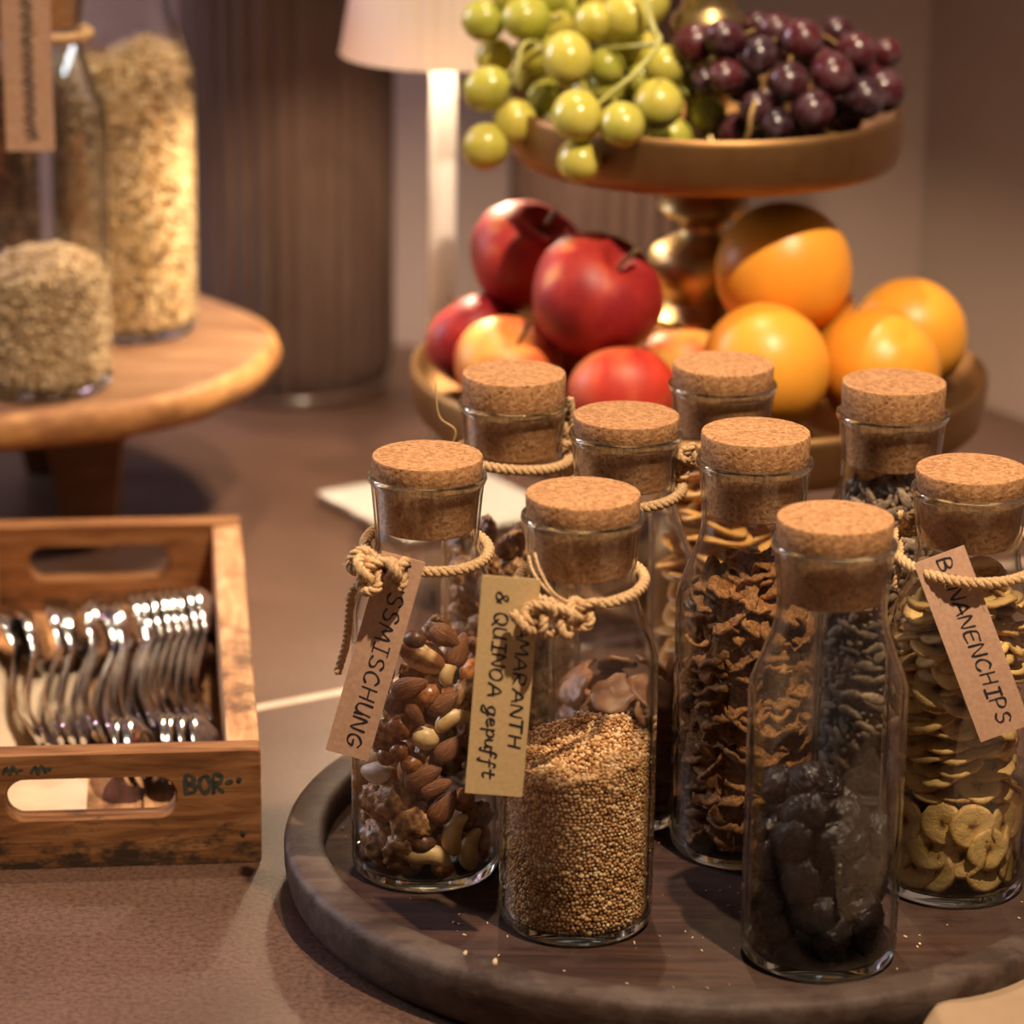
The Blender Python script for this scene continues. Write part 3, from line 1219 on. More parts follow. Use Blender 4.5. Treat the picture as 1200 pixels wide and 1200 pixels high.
def fill_core(topfn, inset, zlo=.0068):
    V, F = [], []
    n = 40
    rows = []
    V.append((0, 0, zlo))
    rows.append([0])
    for k in range(9):
        t = k / 8
        row = []
        for i in range(n):
            a = 2 * PI * i / n
            r0 = .034
            top = float(topfn(np.array([r0 * math.cos(a)]), np.array([r0 * math.sin(a)]))[0]) - inset
            z = zlo + (top - zlo) * t
            r = min(rin(z), rin(max(z, .012))) - inset
            row.append(len(V))
            V.append((r * math.cos(a), r * math.sin(a), z))
        rows.append(row)
    for s in (.66, .33):
        row = []
        for i in range(n):
            a = 2 * PI * i / n
            x, y = s * .034 * math.cos(a), s * .034 * math.sin(a)
            row.append(len(V))
            V.append((x, y, float(topfn(np.array([x]), np.array([y]))[0]) - inset))
        rows.append(row)
    V.append((0, 0, float(topfn(np.array([0.]), np.array([0.]))[0]) - inset))
    rows.append([len(V) - 1])
    for a, b in zip(rows[:-1], rows[1:]):
        for i in range(n):
            j = (i + 1) % n
            if len(a) == 1:
                F.append((a[0], b[j], b[i]))
            elif len(b) == 1:
                F.append((a[i], a[j], b[0]))
            else:
                F.append((a[i], a[j], b[j], b[i]))
    return V, F


def build_grains():
    rng = np.random.default_rng(2)
    top = lambda x, y: .0945 + .16 * x + .12 * y + .003 * np.sin(x * 180 + 1) * np.cos(y * 150)
    p = fill_points(.00225, top, 2, 1)
    s = rng.uniform(.00078, .00118, len(p))
    s[rng.random(len(p)) < .07] *= 1.4
    grains('puffed_quinoa', BOT['quinoa'], p, s, M['quinoa'], template=ICO2, label='tiny golden puffed amaranth and quinoa grains filling a bottle',
           core=fill_core(top, .0032))


build_grains()


# ------------------------------------------------------------------ flat pieces: bran flakes and banana chips
def flake_mesh(name, mat, r, th, rough, seed, curl=.25, rings=5, seg=18, dimple=0., edge=.25):
    """a thin, crumpled round piece with real thickness"""
    V, F = [], []
    V.append(None)
    rowsT = []

    def h(x, y):
        p = Vector((x, y, 0)) / r
        return (nz(p, 1.6, seed) * rough + nz(p, 4.2, seed + 3) * rough * .45 + (nz(p, 11., seed + 4) * rough * .16 if rough > .003 else 0) + curl * (x * x * (1 if seed % 2 else -.6) + .3 * y * y) / r) * (r if False else 1)

    def edge_r(a):
        p = Vector((math.cos(a), math.sin(a), 0))
        return r * (1 + edge * nz(p, 1.4, seed + 9) + edge * .45 * nz(p, 4.5, seed + 5))

    top = [[(0, 0)]]
    for k in range(1, rings + 1):
        top.append([(edge_r(2 * PI * i / seg) * k / rings * math.cos(2 * PI * i / seg), edge_r(2 * PI * i / seg) * k / rings * math.sin(2 * PI * i / seg)) for i in range(seg)])
    V = []
    idx = {}
    for side in (1, -1):
        for k, row in enumerate(top):
            t = (k / rings)
            t2 = th * (.5 if k < rings else .32) - dimple * th * math.exp(-(t * 3) ** 2)
            idx[side, k] = []
            for (x, y) in row:
                sc_ = 1 if k < rings else .99
                idx[side, k].append(len(V))
                V.append((x * sc_, y * sc_, h(x, y) + side * t2 + side * th * .12 * nz(Vector((x, y, 0)) / r, 7, seed + side)))
    for side in (1, -1):
        for k in range(rings):
            a, b = idx[side, k], idx[side, k + 1]
            for i in range(seg):
                j = (i + 1) % seg
                f = (a[0], b[i], b[j]) if k == 0 else (a[i], b[i], b[j], a[j])
                F.append(f if side == 1 else f[::-1])
    a, b = idx[1, rings], idx[-1, rings]
    for i in range(seg):
        j = (i + 1) % seg
        F.append((a[i], b[i], b[j], a[j]))
    return mesh_data(name, V, F, mat)


def flake_materials():
    t = NT('bran_flake')
    v = t.coord()
    f = t.noise(v, 420, 5, .7)
    c = t.vary(t.ramp(f, [(.3, (.13, .048, .013)), (.5, (.31, .135, .042)), (.7, (.52, .275, .10))]), .45, .75)
    t.bsdf(c, .75, 0, .25)
    t.bump(f, 1., .002)
    M['flake'] = t.m
    t = NT('banana_chip')
    tc = t.n('ShaderNodeTexCoord')
    ln = t.n('ShaderNodeVectorMath', operation='LENGTH')
    mp = t.n('ShaderNodeMapping')
    mp.inputs['Scale'].default_value = (1, 1, 0)
    t.l(tc.outputs['Object'], mp.inputs[0])
    t.l(mp.outputs[0], ln.inputs[0])
    rr = t.math('MULTIPLY', ln.outputs['Value'], 74.)
    f = t.noise(tc.outputs['Object'], 330, 5, .7)
    rr = t.math('ADD', rr, t.math('MULTIPLY_ADD', f, .7, -.35))
    c = t.ramp(rr, [(.0, (.09, .04, .012)), (.10, (.20, .09, .022)), (.22, (.52, .30, .075)), (.34, (.70, .46, .15)), (.72, (.74, .50, .18)), (.9, (.60, .36, .11)), (1., (.40, .19, .05))])
    c = t.vary(c, .4, .72)
    t.bsdf(c, .45, 0, .45)
    t.bump(f, .8, .0012)
    M['chip'] = t.m
    t = NT('dried_prune')
    v = t.coord()
    f = t.noise(v, 2.2, 5, .6, 1.2)
    r = t.math('ABSOLUTE', t.math('SUBTRACT', f, .5))          # folds: ridged noise
    c = t.ramp(f, [(.35, (.004, .002, .0016)), (.7, (.016, .0065, .0045))])
    t.bsdf(c, t.math('MULTIPLY_ADD', f, .3, .15), 0, .5)
    t.bump(r, .8, .004)
    M['prune'] = t.m
    M['mango'] = simple('dried_mango', (.17, .065, .030), (.36, .165, .075), 90, .5, .3, .001, vary=(.3, .85))
    M['ring'] = simple('dried_fruit_ring', (.52, .22, .035), (.80, .46, .13), 80, .4, .3, .001, vary=(.3, .85))
    M['seed'] = simple('grey_brown_seed', (.10, .065, .042), (.36, .25, .155), 5, .7, .3, .0006, vary=(.9, .5))


flake_materials()


def build_flakes():
    rng = random.Random(9)
    ms = [flake_mesh('bran_flake', M['flake'], .0125 + .0014 * (i % 3), .0028, .0044, i + 1, .22, 10, 32, 0, .42) for i in range(6)]
    vs = [verts_of(m) for m in ms]
    bt = BOT['flake']
    lab = 'crinkled brown bran flake in the tagless flake bottle'
    z = .010
    for k in range(26):                       # the middle of the filling
        a, rr = rng.uniform(0, 6.28), rng.uniform(0, .014)
        R = Euler((rng.uniform(-1.2, 1.2), rng.uniform(-1.2, 1.2), rng.uniform(0, 6.28))).to_matrix()
        i = rng.randrange(6)
        c = fit(vs[i], (rr * math.cos(a), rr * math.sin(a), .012 + .137 * k / 25), R)
        put(ms[i], bt, c, R, lab, 'flake', 'bran flakes in the bottle', 'bran_flake')
    while z < .152:
        n = 11
        a0 = rng.uniform(0, 6.28)
        for k in range(n):
            a = a0 + 2 * PI * k / n + rng.uniform(-.25, .25)
            rr = rng.uniform(.020, .029)
            zz = z + rng.uniform(-.004, .004)
            tiltout = rng.choice((rng.uniform(-.1, .7), rng.uniform(.6, 1.5)))
            R = Matrix.Rotation(a, 3, 'Z') @ Matrix.Rotation(tiltout, 3, 'Y') @ Matrix.Rotation(rng.uniform(-.5, .5), 3, 'X') @ Matrix.Rotation(rng.uniform(0, 6.28), 3, 'Z')
            i = rng.randrange(6)
            c = fit(vs[i], (rr * math.cos(a), rr * math.sin(a), zz), R)
            put(ms[i], bt, c, R, lab, 'flake', 'bran flakes in the bottle', 'bran_flake')
        z += .0072
    for k in range(16):                       # the heaped top
        a = rng.uniform(0, 6.28)
        rr = rng.uniform(.0, .022)
        R = Euler((rng.uniform(-.6, .6), rng.uniform(-.6, .6), rng.uniform(0, 6.28))).to_matrix()
        i = rng.randrange(6)
        c = fit(vs[i], (rr * math.cos(a), rr * math.sin(a) - .002, .150 + .012 * (1 - rr / .022) + rng.uniform(-.003, .003)), R)
        put(ms[i], bt, c, R, lab, 'flake', 'bran flakes in the bottle', 'bran_flake')


def build_chips():
    rng = random.Random(21)
    ms = [flake_mesh('banana_chip', M['chip'], .0120 + .0008 * (i % 3), .0024, .0008, i + 31, .05, 6, 24, .25, .10) for i in range(5)]
    vs = [verts_of(m) for m in ms]
    bt = BOT['banana']
    lab = 'round dried banana chip in the bottle tagged BANANENCHIPS'
    z = .013

    def add(c, R):
        i = rng.randrange(5)
        c = fit(vs[i], c, R)
        put(ms[i], bt, c, R, lab, 'banana chip', 'banana chips in the bottle', 'banana_chip')

    while z < .168:
        flat = z > .058                       # the lower chips lean on the glass, the upper ones lie in stacks
        n = 9 if flat else 11
        a0 = rng.uniform(0, 6.28)
        for k in range(n):
            a = a0 + 2 * PI * k / n + rng.uniform(-.2, .2)
            zz = z + rng.uniform(-.003, .003)
            if flat:
                til = rng.gauss(.18, .30)
                rr = rng.uniform(.018, .026)
            else:
                til = rng.uniform(1.34, 1.56)
                rr = .0352 if k % 2 else .0312
            R = Matrix.Rotation(a, 3, 'Z') @ Matrix.Rotation(til, 3, 'Y') @ Matrix.Rotation(rng.uniform(-.35, .35), 3, 'X') @ Matrix.Rotation(rng.uniform(0, 6.28), 3, 'Z')
            add((rr * math.cos(a), rr * math.sin(a), zz), R)
        z += .0068 if flat else .0155
    for k in range(10):
        a = rng.uniform(0, 6.28)
        R = Euler((rng.uniform(-.7, .7), rng.uniform(-.7, .7), rng.uniform(0, 6.28))).to_matrix()
        add((.012 * math.cos(a), .012 * math.sin(a), .166 + rng.uniform(0, .006)), R)
    for k in range(10):                       # the middle of the lower part
        R = Euler((rng.uniform(0, 3), rng.uniform(0, 3), rng.uniform(0, 6.28))).to_matrix()
        add((rng.uniform(-.014, .014), rng.uniform(-.014, .014), rng.uniform(.012, .06)), R)


build_flakes()
build_chips()


def build_prunes():
    rng = random.Random(5)

    def f(var):
        def g(v):
            k = abs(nz(v, 2.0, var)) * .5 + (.5 - abs(nz(v, 4.2, var))) * .30 + nz(v, 9, var) * .10 - .15
            return Vector((.5 * v.x, .40 * v.y, .30 * v.z)) * (1 + .5 * k)
        return g
    ms = []
    for i in range(4):
        V, F = blob(ICO4, f(i + 2.3))
        ms.append(mesh_data('prune', V, F, M['prune']))
    vs = [verts_of(m) for m in ms]
    bt = BOT['prune']
    spots = []
    for z in (.018, .036, .054, .071):
        a0 = rng.uniform(0, 1)
        spots += [(a0 + k * 2 * PI / 6 + rng.uniform(-.2, .2), .0275, z + rng.uniform(-.004, .004)) for k in range(6)] + [(0, 0, z)]
    spots += [(4.2, .022, .085), (5.4, .018, .080), (2.9, .024, .090), (1.5, .018, .084), (3.6, .012, .096)]
    for a, r, z in spots:
        i = rng.randrange(4)
        R = Matrix.Rotation(a, 3, 'Z') @ Matrix.Rotation(rng.uniform(.8, 1.7), 3, 'Y') @ Matrix.Rotation(rng.uniform(0, 6.28), 3, 'Z')
        s = rng.uniform(.0225, .027)
        c = fit(vs[i] * s, (r * math.cos(a), r * math.sin(a), z), R)
        put(ms[i], bt, c, R @ Matrix.Scale(s, 3), 'glossy black wrinkled prune in the nearest bottle', 'prune', 'prunes in the nearest bottle', 'prune')


build_prunes()


def build_rear_contents():
    rng = random.Random(77)
    # walnut pieces, left rear bottle
    ms = [nut_mesh('walnut', 11 + i) for i in range(3)]
    for m in ms:
        m.name = 'walnut_piece'
    vs = [verts_of(m) for m in ms]
    for z in np.arange(.014, .142, .0135):
        for k in range(7):
            a = k * 2 * PI / 6 + rng.uniform(-.3, .3)
            r = .027 if k < 6 else 0
            i = rng.randrange(3)
            s = rng.uniform(.017, .021)
            R = Euler((rng.uniform(0, 6), rng.uniform(0, 6), rng.uniform(0, 6))).to_matrix()
            c = fit(vs[i] * s, (r * math.cos(a), r * math.sin(a), z + rng.uniform(-.003, .003)), R)
            put(ms[i], BOT['walnut'], c, R @ Matrix.Scale(s, 3), 'small walnut piece in the left rear bottle', 'walnut', 'walnut pieces in the left rear bottle', 'walnut_piece')
    # dried mango slices, middle bottle
    ms = [flake_mesh('mango_slice', M['mango'], .0125, .003, .002, 60 + i, .15, 5, 16, 0, .35) for i in range(3)]
    vs = [verts_of(m) for m in ms]
    for z in np.arange(.012, .088, .011):
        for k in range(7):
            a = k * 2 * PI / 7 + rng.uniform(-.3, .3)
            i = rng.randrange(3)
            R = Matrix.Rotation(a, 3, 'Z') @ Matrix.Rotation(rng.uniform(.4, 1.5), 3, 'Y') @ Matrix.Rotation(rng.uniform(0, 6.28), 3, 'Z')
            c = fit(vs[i], (.028 * math.cos(a), .028 * math.sin(a), z), R)
            put(ms[i], BOT['mango'], c, R, 'reddish-brown dried fruit slice in the middle bottle behind the quinoa', 'dried fruit', 'dried fruit slices in the middle bottle', 'dried_fruit_slice')
    # fruit rings, rearmost bottle
    V, F = [], []
    n, m = 26, 10
    for i in range(n):
        a = 2 * PI * i / n
        w = .0155 * (1 + .08 * math.sin(3 * a))
        for k in range(m):
            b_ = 2 * PI * k / m
            V.append(((w + .0052 * math.cos(b_)) * math.cos(a), (w + .0052 * math.cos(b_)) * math.sin(a), .0022 * math.sin(b_) + .0022 * math.sin(2 * a)))
            F.append((i * m + k, ((i + 1) % n) * m + k, ((i + 1) % n) * m + (k + 1) % m, i * m + (k + 1) % m))
    me = mesh_data('fruit_ring', V, F, M['ring'])
    pv = verts_of(me)
    z = .010
    while z < .165:
        for k in range(3):
            a = k * 2.09 + rng.uniform(0, 1)
            R = Euler((rng.uniform(-.35, .35), rng.uniform(-.35, .35), rng.uniform(0, 6.28))).to_matrix()
            c = fit(pv, (.015 * math.cos(a), .015 * math.sin(a), z + k * .0022), R)
            put(me, BOT['apple'], c, R, 'orange dried fruit ring in the rearmost bottle', 'fruit ring', 'fruit rings in the rearmost bottle', 'fruit_ring')
        z += .0085
    # seeds, right rear bottle: slivers at the glass, each its own
    V, F = blob(ICO2, lambda v: Vector((.5 * v.x * (1 + .1 * v.x), .21 * v.y * (1 - .35 * v.x), .12 * v.z)))
    me = mesh_data('seed', V, F, M['seed'])
    pv = verts_of(me)
    z = .014
    while z < .176:
        for k in range(13):
            a = -PI / 2 + (k - 6) * .33 + rng.uniform(-.15, .15)
            s = rng.uniform(.012, .016)
            R = Matrix.Rotation(a, 3, 'Z') @ Matrix.Rotation(PI / 2 + rng.uniform(-.5, .5), 3, 'Y') @ Matrix.Rotation(rng.uniform(0, 6.28), 3, 'Z')
            c = fit(pv * s, (.035 * math.cos(a), .035 * math.sin(a), z + rng.uniform(-.004, .004)), R)
            put(me, BOT['seed'], c, R @ Matrix.Scale(s, 3), 'slender grey-brown seed in the right rear bottle', 'seed', 'seeds in the right rear bottle', 'seed')
        z += .0085
    top = lambda x, y: .178 + 0 * x + .004 * np.sin(x * 200)
    p = fill_points(.0052, top, 1, 5, .012, .004)
    grains('seed_filling', BOT['seed'], p, np.random.default_rng(3).uniform(.0022, .0042, len(p)), M['seed'], (1.4, .7, .45), ICO1, 5,
           'mass of small dark seeds filling the right rear bottle', 'seeds', fill_core(top, .006))


build_rear_contents()


# ------------------------------------------------------------------ crumbs on the tray
def build_crumbs():
    rng = np.random.default_rng(8)
    pts = []
    while len(pts) < 150:
        a, r = rng.uniform(0, 2 * PI), .2 * math.sqrt(rng.uniform(0, 1))
        x, y = r * math.cos(a), r * math.sin(a)
        if all((TC.x + x - b.location.x) ** 2 + (TC.y + y - b.location.y) ** 2 > .042 ** 2 for b in BOT.values()):
            pts.append((x, y, TZ + .0004))
    pts = np.array(pts + [(-.1237, -.1679, .0352), (-.1087, -.1785, .0352)])

    class H:
        location = TC
        scale = (1, 1, 1)
    s = rng.uniform(.0003, .0009, len(pts))
    s[-2:] = .0016
    grains('crumbs', H, pts, s, M['oats'], (1.6, 1, .5), ICO1, 3, 'scattered pale crumbs on the dark tray floor', 'crumbs')


build_crumbs()


# ------------------------------------------------------------------ fruit stand
SX, SY = .1235, 2.26


def build_fruit_stand():
    t = thing('fruit_stand', 'two-tier antique brass fruit stand with a turned column', 'fruit stand', (SX, SY, 0))
    V, F = lathe([(0, 0), (.082, 0), (.085, .003), (.085, .008), (.078, .014), (.055, .022), (.032, .034), (.022, .055), (.020, .085), (.028, .110), (.04, .124), (0, .124)], 64)
    obj('foot', V, F, M['brass'], t, sharp=50)
    low = [(0, .124), (.172, .124), (.182, .126), (.1885, .132), (.1915, .142), (.1925, .157), (.1922, .161), (.190, .1625), (.1878, .161), (.187, .153), (.183, .1465), (.175, .1430), (0, .1430)]
    V, F = lathe(low, 96)
    obj('lower_tray', V, F, M['brass_dull'], t, sharp=60)
    col = [(0, .129), (.030, .129), (.034, .134), (.034, .140), (.026, .146), (.020, .156), (.018, .170), (.022, .182), (.030, .190), (.031, .196), (.024, .202),
           (.022, .206), (.027, .212), (.0345, .222), (.036, .232), (.033, .241), (.024, .247), (.0165, .251), (.015, .256), (.0175, .261), (.026, .264), (.0305, .269), (.029, .275),
           (.0245, .279), (.022, .284), (.0225, .292), (.026, .300), (0, .300)]
    V, F = lathe(col, 64)
    obj('column', V, F, M['brass'], t, sharp=50)
    up = [(0, .3005), (.112, .3005), (.122, .302), (.1265, .306), (.1285, .314), (.1292, .334), (.1288, .3375), (.127, .339), (.125, .3375), (.1238, .318), (.120, .309), (.112, .306), (0, .306)]
    V, F = lathe(up, 96)
    obj('upper_tray', V, F, M['brass_dull'], t, sharp=60)
    fin = [(0, .3055), (.024, .3055), (.026, .309), (.018, .316), (.014, .33), (.0145, .352), (.019, .366), (.017, .374), (.014, .379), (.021, .385), (.0245, .390), (.0245, .395), (.020, .399), (.017, .404),
           (.0185, .412), (.0165, .424), (.010, .432), (.012, .442), (.0085, .452), (0, .456)]
    V, F = lathe(fin, 48)
    obj('finial', V, F, M['brass'], t, sharp=50)


build_fruit_stand()


# ------------------------------------------------------------------ fruit
def apple_material(name, red, red2, yel, bias):
    t = NT(name)
    v = t.coord((1, 1, .22))
    streak = t.noise(v, 60, 4, .6)
    v2 = t.coord()
    patch = t.noise(v2, 16, 2, .5)
    f = t.math('MULTIPLY_ADD', streak, .30, t.math('MULTIPLY_ADD', patch, .95, bias))
    c = t.ramp(f, [(.40, yel), (.56, red2), (.72, red)])
    sp = t.voro(v2, 300, 'Distance')
    spk = t.ramp(sp, [(.10, (1, .8, .5)), (.2, (0, 0, 0))])
    c = t.mix(.10, c, spk, 'ADD')
    t.bsdf(c, .48, 0, .40)
    return t.m


M['apple_red'] = apple_material('red_apple_skin', (.27, .012, .016), (.42, .034, .024), (.76, .36, .07), .02)
M['apple_mixed'] = apple_material('red_yellow_apple_skin', (.50, .045, .022), (.70, .17, .045), (.82, .50, .10), -.075)
M['apple_coral'] = apple_material('coral_apple_skin', (.58, .045, .026), (.74, .15, .05), (.82, .40, .10), .0)
M['stalk'] = simple('brown_stalk', (.09, .055, .02), (.20, .13, .05), 200, .8, .3)


def orange_material():
    t = NT('orange_peel')
    v = t.coord()
    a = t.noise(v, 14, 3)
    c = t.ramp(a, [(.3, (.86, .32, .022)), (.7, (.94, .42, .045))])
    p = t.voro(v, 420, 'Distance')
    t.bsdf(c, .38, 0, .45, Subsurface_Weight=.12, Subsurface_Scale=.004)
    t.b.inputs['Subsurface Radius'].default_value = (1, .4, .1)
    t.bump(p, .18, .0006)
    return t.m


M['orange'] = orange_material()


def apple(name, c, r, rot, mat, label, squash=.92):
    t = thing(name, label, 'apple', c, 0, 'apples on the lower tray of the stand')
    t.rotation_euler = rot
    prof = []
    n = 26
    for i in range(n + 1):
        a = -PI / 2 + PI * i / n
        rr = math.cos(a)
        z = math.sin(a) * squash * (1 - .05 * math.sin(a))
        w = 1 + .06 * math.sin(a)
        if z > 0:
            z -= .40 * math.exp(-(rr / .26) ** 2)
        else:
            z += .22 * math.exp(-(rr / .22) ** 2)
        prof.append((max(rr * w, 0) * r if 0 < i < n else 0, z * r))
    V, F = lathe(prof, 48)
    W = []
    for p in V:
        a = math.atan2(p[1], p[0])
        k = 1 + .018 * math.cos(5 * a) * (1 if p[2] < 0 else .4) + .02 * math.cos(2 * a + c[0] * 90)
        W.append((p[0] * k, p[1] * k, p[2]))
    obj('skin', W, F, mat, t, sharp=None)
    V, F = tube(smooth_path([(0, 0, .48 * r), (.02 * r, 0, .75 * r), (.09 * r, .03 * r, 1.02 * r)], 5), lambda s: r * (.035 + .02 * s * s), 8)
    obj('stalk', V, F, M['stalk'], t)
    V, F = lathe([(0, -.70 * r), (.06 * r, -.72 * r), (.085 * r, -.80 * r), (.05 * r, -.76 * r), (0, -.74 * r)], 10)
    obj('calyx', V, F, M['stalk'], t)
    return t


apple('apple', (.0087, 2.256, .2345), .0390, (.5, .25, .4), M['apple_red'], 'dark red apple at the top left of the apple pile, smooth side facing out')
apple('apple', (.0522, 2.170, .2299), .0430, (.42, .50, .2), M['apple_red'], 'large red apple on top of the pile, stalk hollow up, beside the column')
apple('apple', (-.0262, 2.245, .1800), .0335, (-.5, -.5, .3), M['apple_red'], 'crimson apple at the far left edge of the lower tray')
apple('apple', (-.0040, 2.173, .1815), .0350, (.42, .22, .3), M['apple_mixed'], 'yellow and red apple behind the left rear cork')
apple('apple', (.0690, 2.125, .1770), .0345, (-.6, .1, .3), M['apple_coral'], 'coral-red apple showing between two corks, below the large red apple')
apple('apple', (.1098, 2.190, .1780), .0300, (.25, .3, 2.4), M['apple_mixed'], 'small yellowish apple squeezed between the apples and the oranges')
apple('apple', (.0430, 2.238, .1770), .0330, (.25, .3, .4), M['apple_mixed'], 'apple low in the pile, half hidden below the two dark red apples')


def orange(c, r, rot, label):
    t = thing('orange', label, 'orange', c, 0, 'oranges on the lower tray of the stand')
    t.rotation_euler = rot

    def f(v):
        d = math.acos(max(-1, min(1, v.z)))
        k = 1 + .012 * nz(v, 1.5, c[0] * 40) - .05 * math.exp(-(d / .16) ** 2) + .006 * math.cos(8 * math.atan2(v.y, v.x)) * math.exp(-(d / .5) ** 2)
        return Vector((v.x, v.y, v.z * .97)) * (r * k)
    V, F = blob(ico(5), f)
    obj('peel', V, F, M['orange'], t, sharp=None)
    V, F = lathe([(0, .905 * r), (.035 * r, .912 * r), (.055 * r, .90 * r), (.045 * r, .87 * r), (0, .87 * r)], 10, rib=lambda a: 1 + .3 * math.cos(5 * a))
    obj('stem_button', V, F, M['stalk'], t, sharp=None)


orange((.1735, 2.203, .2400), .0445, (-1.4, .3, 0), 'orange resting on top of the other oranges, partly in the shade of the upper tray')
orange((.1588, 2.130, .1950), .0412, (-.1, -2.2, .4), 'large orange at the front of the pile behind the rearmost cork')
orange((.2346, 2.172, .1830), .0398, (.75, .1, .5), 'orange at the right front with its stem end facing out, behind the seed bottle cork')
orange((.2640, 2.262, .1825), .0385, (-.7, 1.2, .2), 'orange furthest to the right on the lower tray')
orange((.1925, 2.305, .1835), .0400, (-.7, -.9, .9), 'orange at the rear supporting the topmost orange')


def grape_material(name, c1, c2, bloom, bl_amt, sss):
    t = NT(name)
    v = t.coord()
    a = t.noise(v, 1.2, 3)
    oi = t.n('ShaderNodeObjectInfo')
    f = t.math('MULTIPLY_ADD', oi.outputs['Random'], .5, t.math('MULTIPLY_ADD', a, .6, -.05))
    c = t.ramp(f, [(.2, c1), (.75, c2)])
    b = t.noise(v, 1.7, 5, .65)
    bm = t.ramp(b, [(.45, (0, 0, 0)), (.7, (bl_amt,) * 3)])
    c = t.mix(bm, c, bloom)
    t.bsdf(c, t.math('MULTIPLY_ADD', b, .3, .12), 0, .5, Subsurface_Weight=sss, Subsurface_Scale=.006)
    t.b.inputs['Subsurface Radius'].default_value = (.9, .8, .3)
    return t.m


M['green_grape'] = grape_material('green_grape_skin', (.36, .38, .045), (.58, .50, .085), (.62, .60, .30), .22, .6)
M['red_grape'] = grape_material('red_grape_skin', (.014, .006, .010), (.085, .011, .014), (.15, .115, .135), .55, .05)
M['green_stem'] = simple('green_grape_stem', (.36, .36, .08), (.50, .48, .14), 120, .6, .2)
M['brown_stem'] = simple('brown_grape_stem', (.28, .16, .05), (.42, .27, .09), 120, .7, .2)

GREEN = [(-0.0221, 2.2515, 0.3918, 0.0138), (0.0054, 2.235, 0.396, 0.0142), (0.0317, 2.202, 0.3769, 0.0157), (0.0489, 2.2185, 0.3977, 0.013), (0.0679, 2.2185, 0.3996, 0.0152), (0.0565, 2.2185, 0.3693, 0.012), (0.0189, 2.246, 0.3426, 0.0122), (-0.0192, 2.2185, 0.3535, 0.0142), (-0.0009, 2.2185, 0.3321, 0.0143), (-0.0199, 2.213, 0.3169, 0.0148), (0.0372, 2.143, 0.3514, 0.0159), (0.0392, 2.1445, 0.3228, 0.0138), (0.065, 2.129, 0.3491, 0.0142), (0.0888, 2.18, 0.3523, 0.0161), (0.0935, 2.2295, 0.3672, 0.0137), (0.0238, 2.257, 0.3892, 0.0122), (0.0113, 2.246, 0.3721, 0.0132), (0.0358, 2.2625, 0.3996, 0.0122), (0.058, 2.224, 0.3556, 0.0121), (-0.0147, 2.2625, 0.3666, 0.0122), (0.0761, 2.2405, 0.3778, 0.0132), (0.0841, 2.2515, 0.4036, 0.0132), (0.018, 2.257, 0.4075, 0.0132), (0.0509, 2.2515, 0.4126, 0.0132), (0.1229, 2.2185, 0.3392, 0.011), (0.1003, 2.2515, 0.3511, 0.0122), (0.0273, 2.2295, 0.3264, 0.0121), (-0.0041, 2.2515, 0.4097, 0.0127), (0.0791, 2.235, 0.3583, 0.0121), (0.0462, 2.2295, 0.35, 0.0121),
         (.060, 2.275, .385, .013), (.035, 2.290, .372, .013), (.065, 2.270, .345, .013), (.040, 2.265, .330, .013), (.010, 2.280, .352, .013), (.085, 2.275, .330, .013), (.075, 2.205, .322, .013), (.100, 2.215, .324, .013)]
RED = [(0.1131, 2.224, 0.3833, 0.0131), (0.1317, 2.2075, 0.3892, 0.013), (0.1529, 2.1965, 0.3811, 0.0119), (0.1656, 2.2295, 0.3913, 0.012), (0.1813, 2.2185, 0.3873, 0.0136), (0.207, 2.257, 0.3854, 0.0111), (0.2175, 2.235, 0.3777, 0.0126), (0.2396, 2.257, 0.3729, 0.01), (0.171, 2.1855, 0.3664, 0.0129), (0.1992, 2.1965, 0.3696, 0.0141), (0.1863, 2.18, 0.3492, 0.014), (0.2199, 2.1965, 0.3541, 0.0135), (0.2355, 2.2295, 0.353, 0.0138), (0.132, 2.191, 0.3682, 0.0113), (0.1195, 2.2075, 0.3622, 0.0092), (0.1511, 2.1855, 0.3493, 0.0108), (0.164, 2.18, 0.3396, 0.0113), (0.1543, 2.257, 0.3897, 0.0094), (0.1952, 2.246, 0.3671, 0.0121), (0.2172, 2.2405, 0.3573, 0.0121), (0.1445, 2.224, 0.3567, 0.011), (0.1813, 2.246, 0.3697, 0.0121), (0.2257, 2.257, 0.36, 0.0122), (0.21, 2.213, 0.3403, 0.012), (0.142, 2.235, 0.3712, 0.011), (0.2024, 2.224, 0.3491, 0.011),
       (.160, 2.220, .345, .012), (.180, 2.215, .330, .012), (.205, 2.250, .335, .012), (.175, 2.265, .350, .012), (.160, 2.265, .372, .012), (.195, 2.275, .372, .012), (.155, 2.195, .323, .012), (.190, 2.190, .322, .012), (.140, 2.205, .330, .012)]


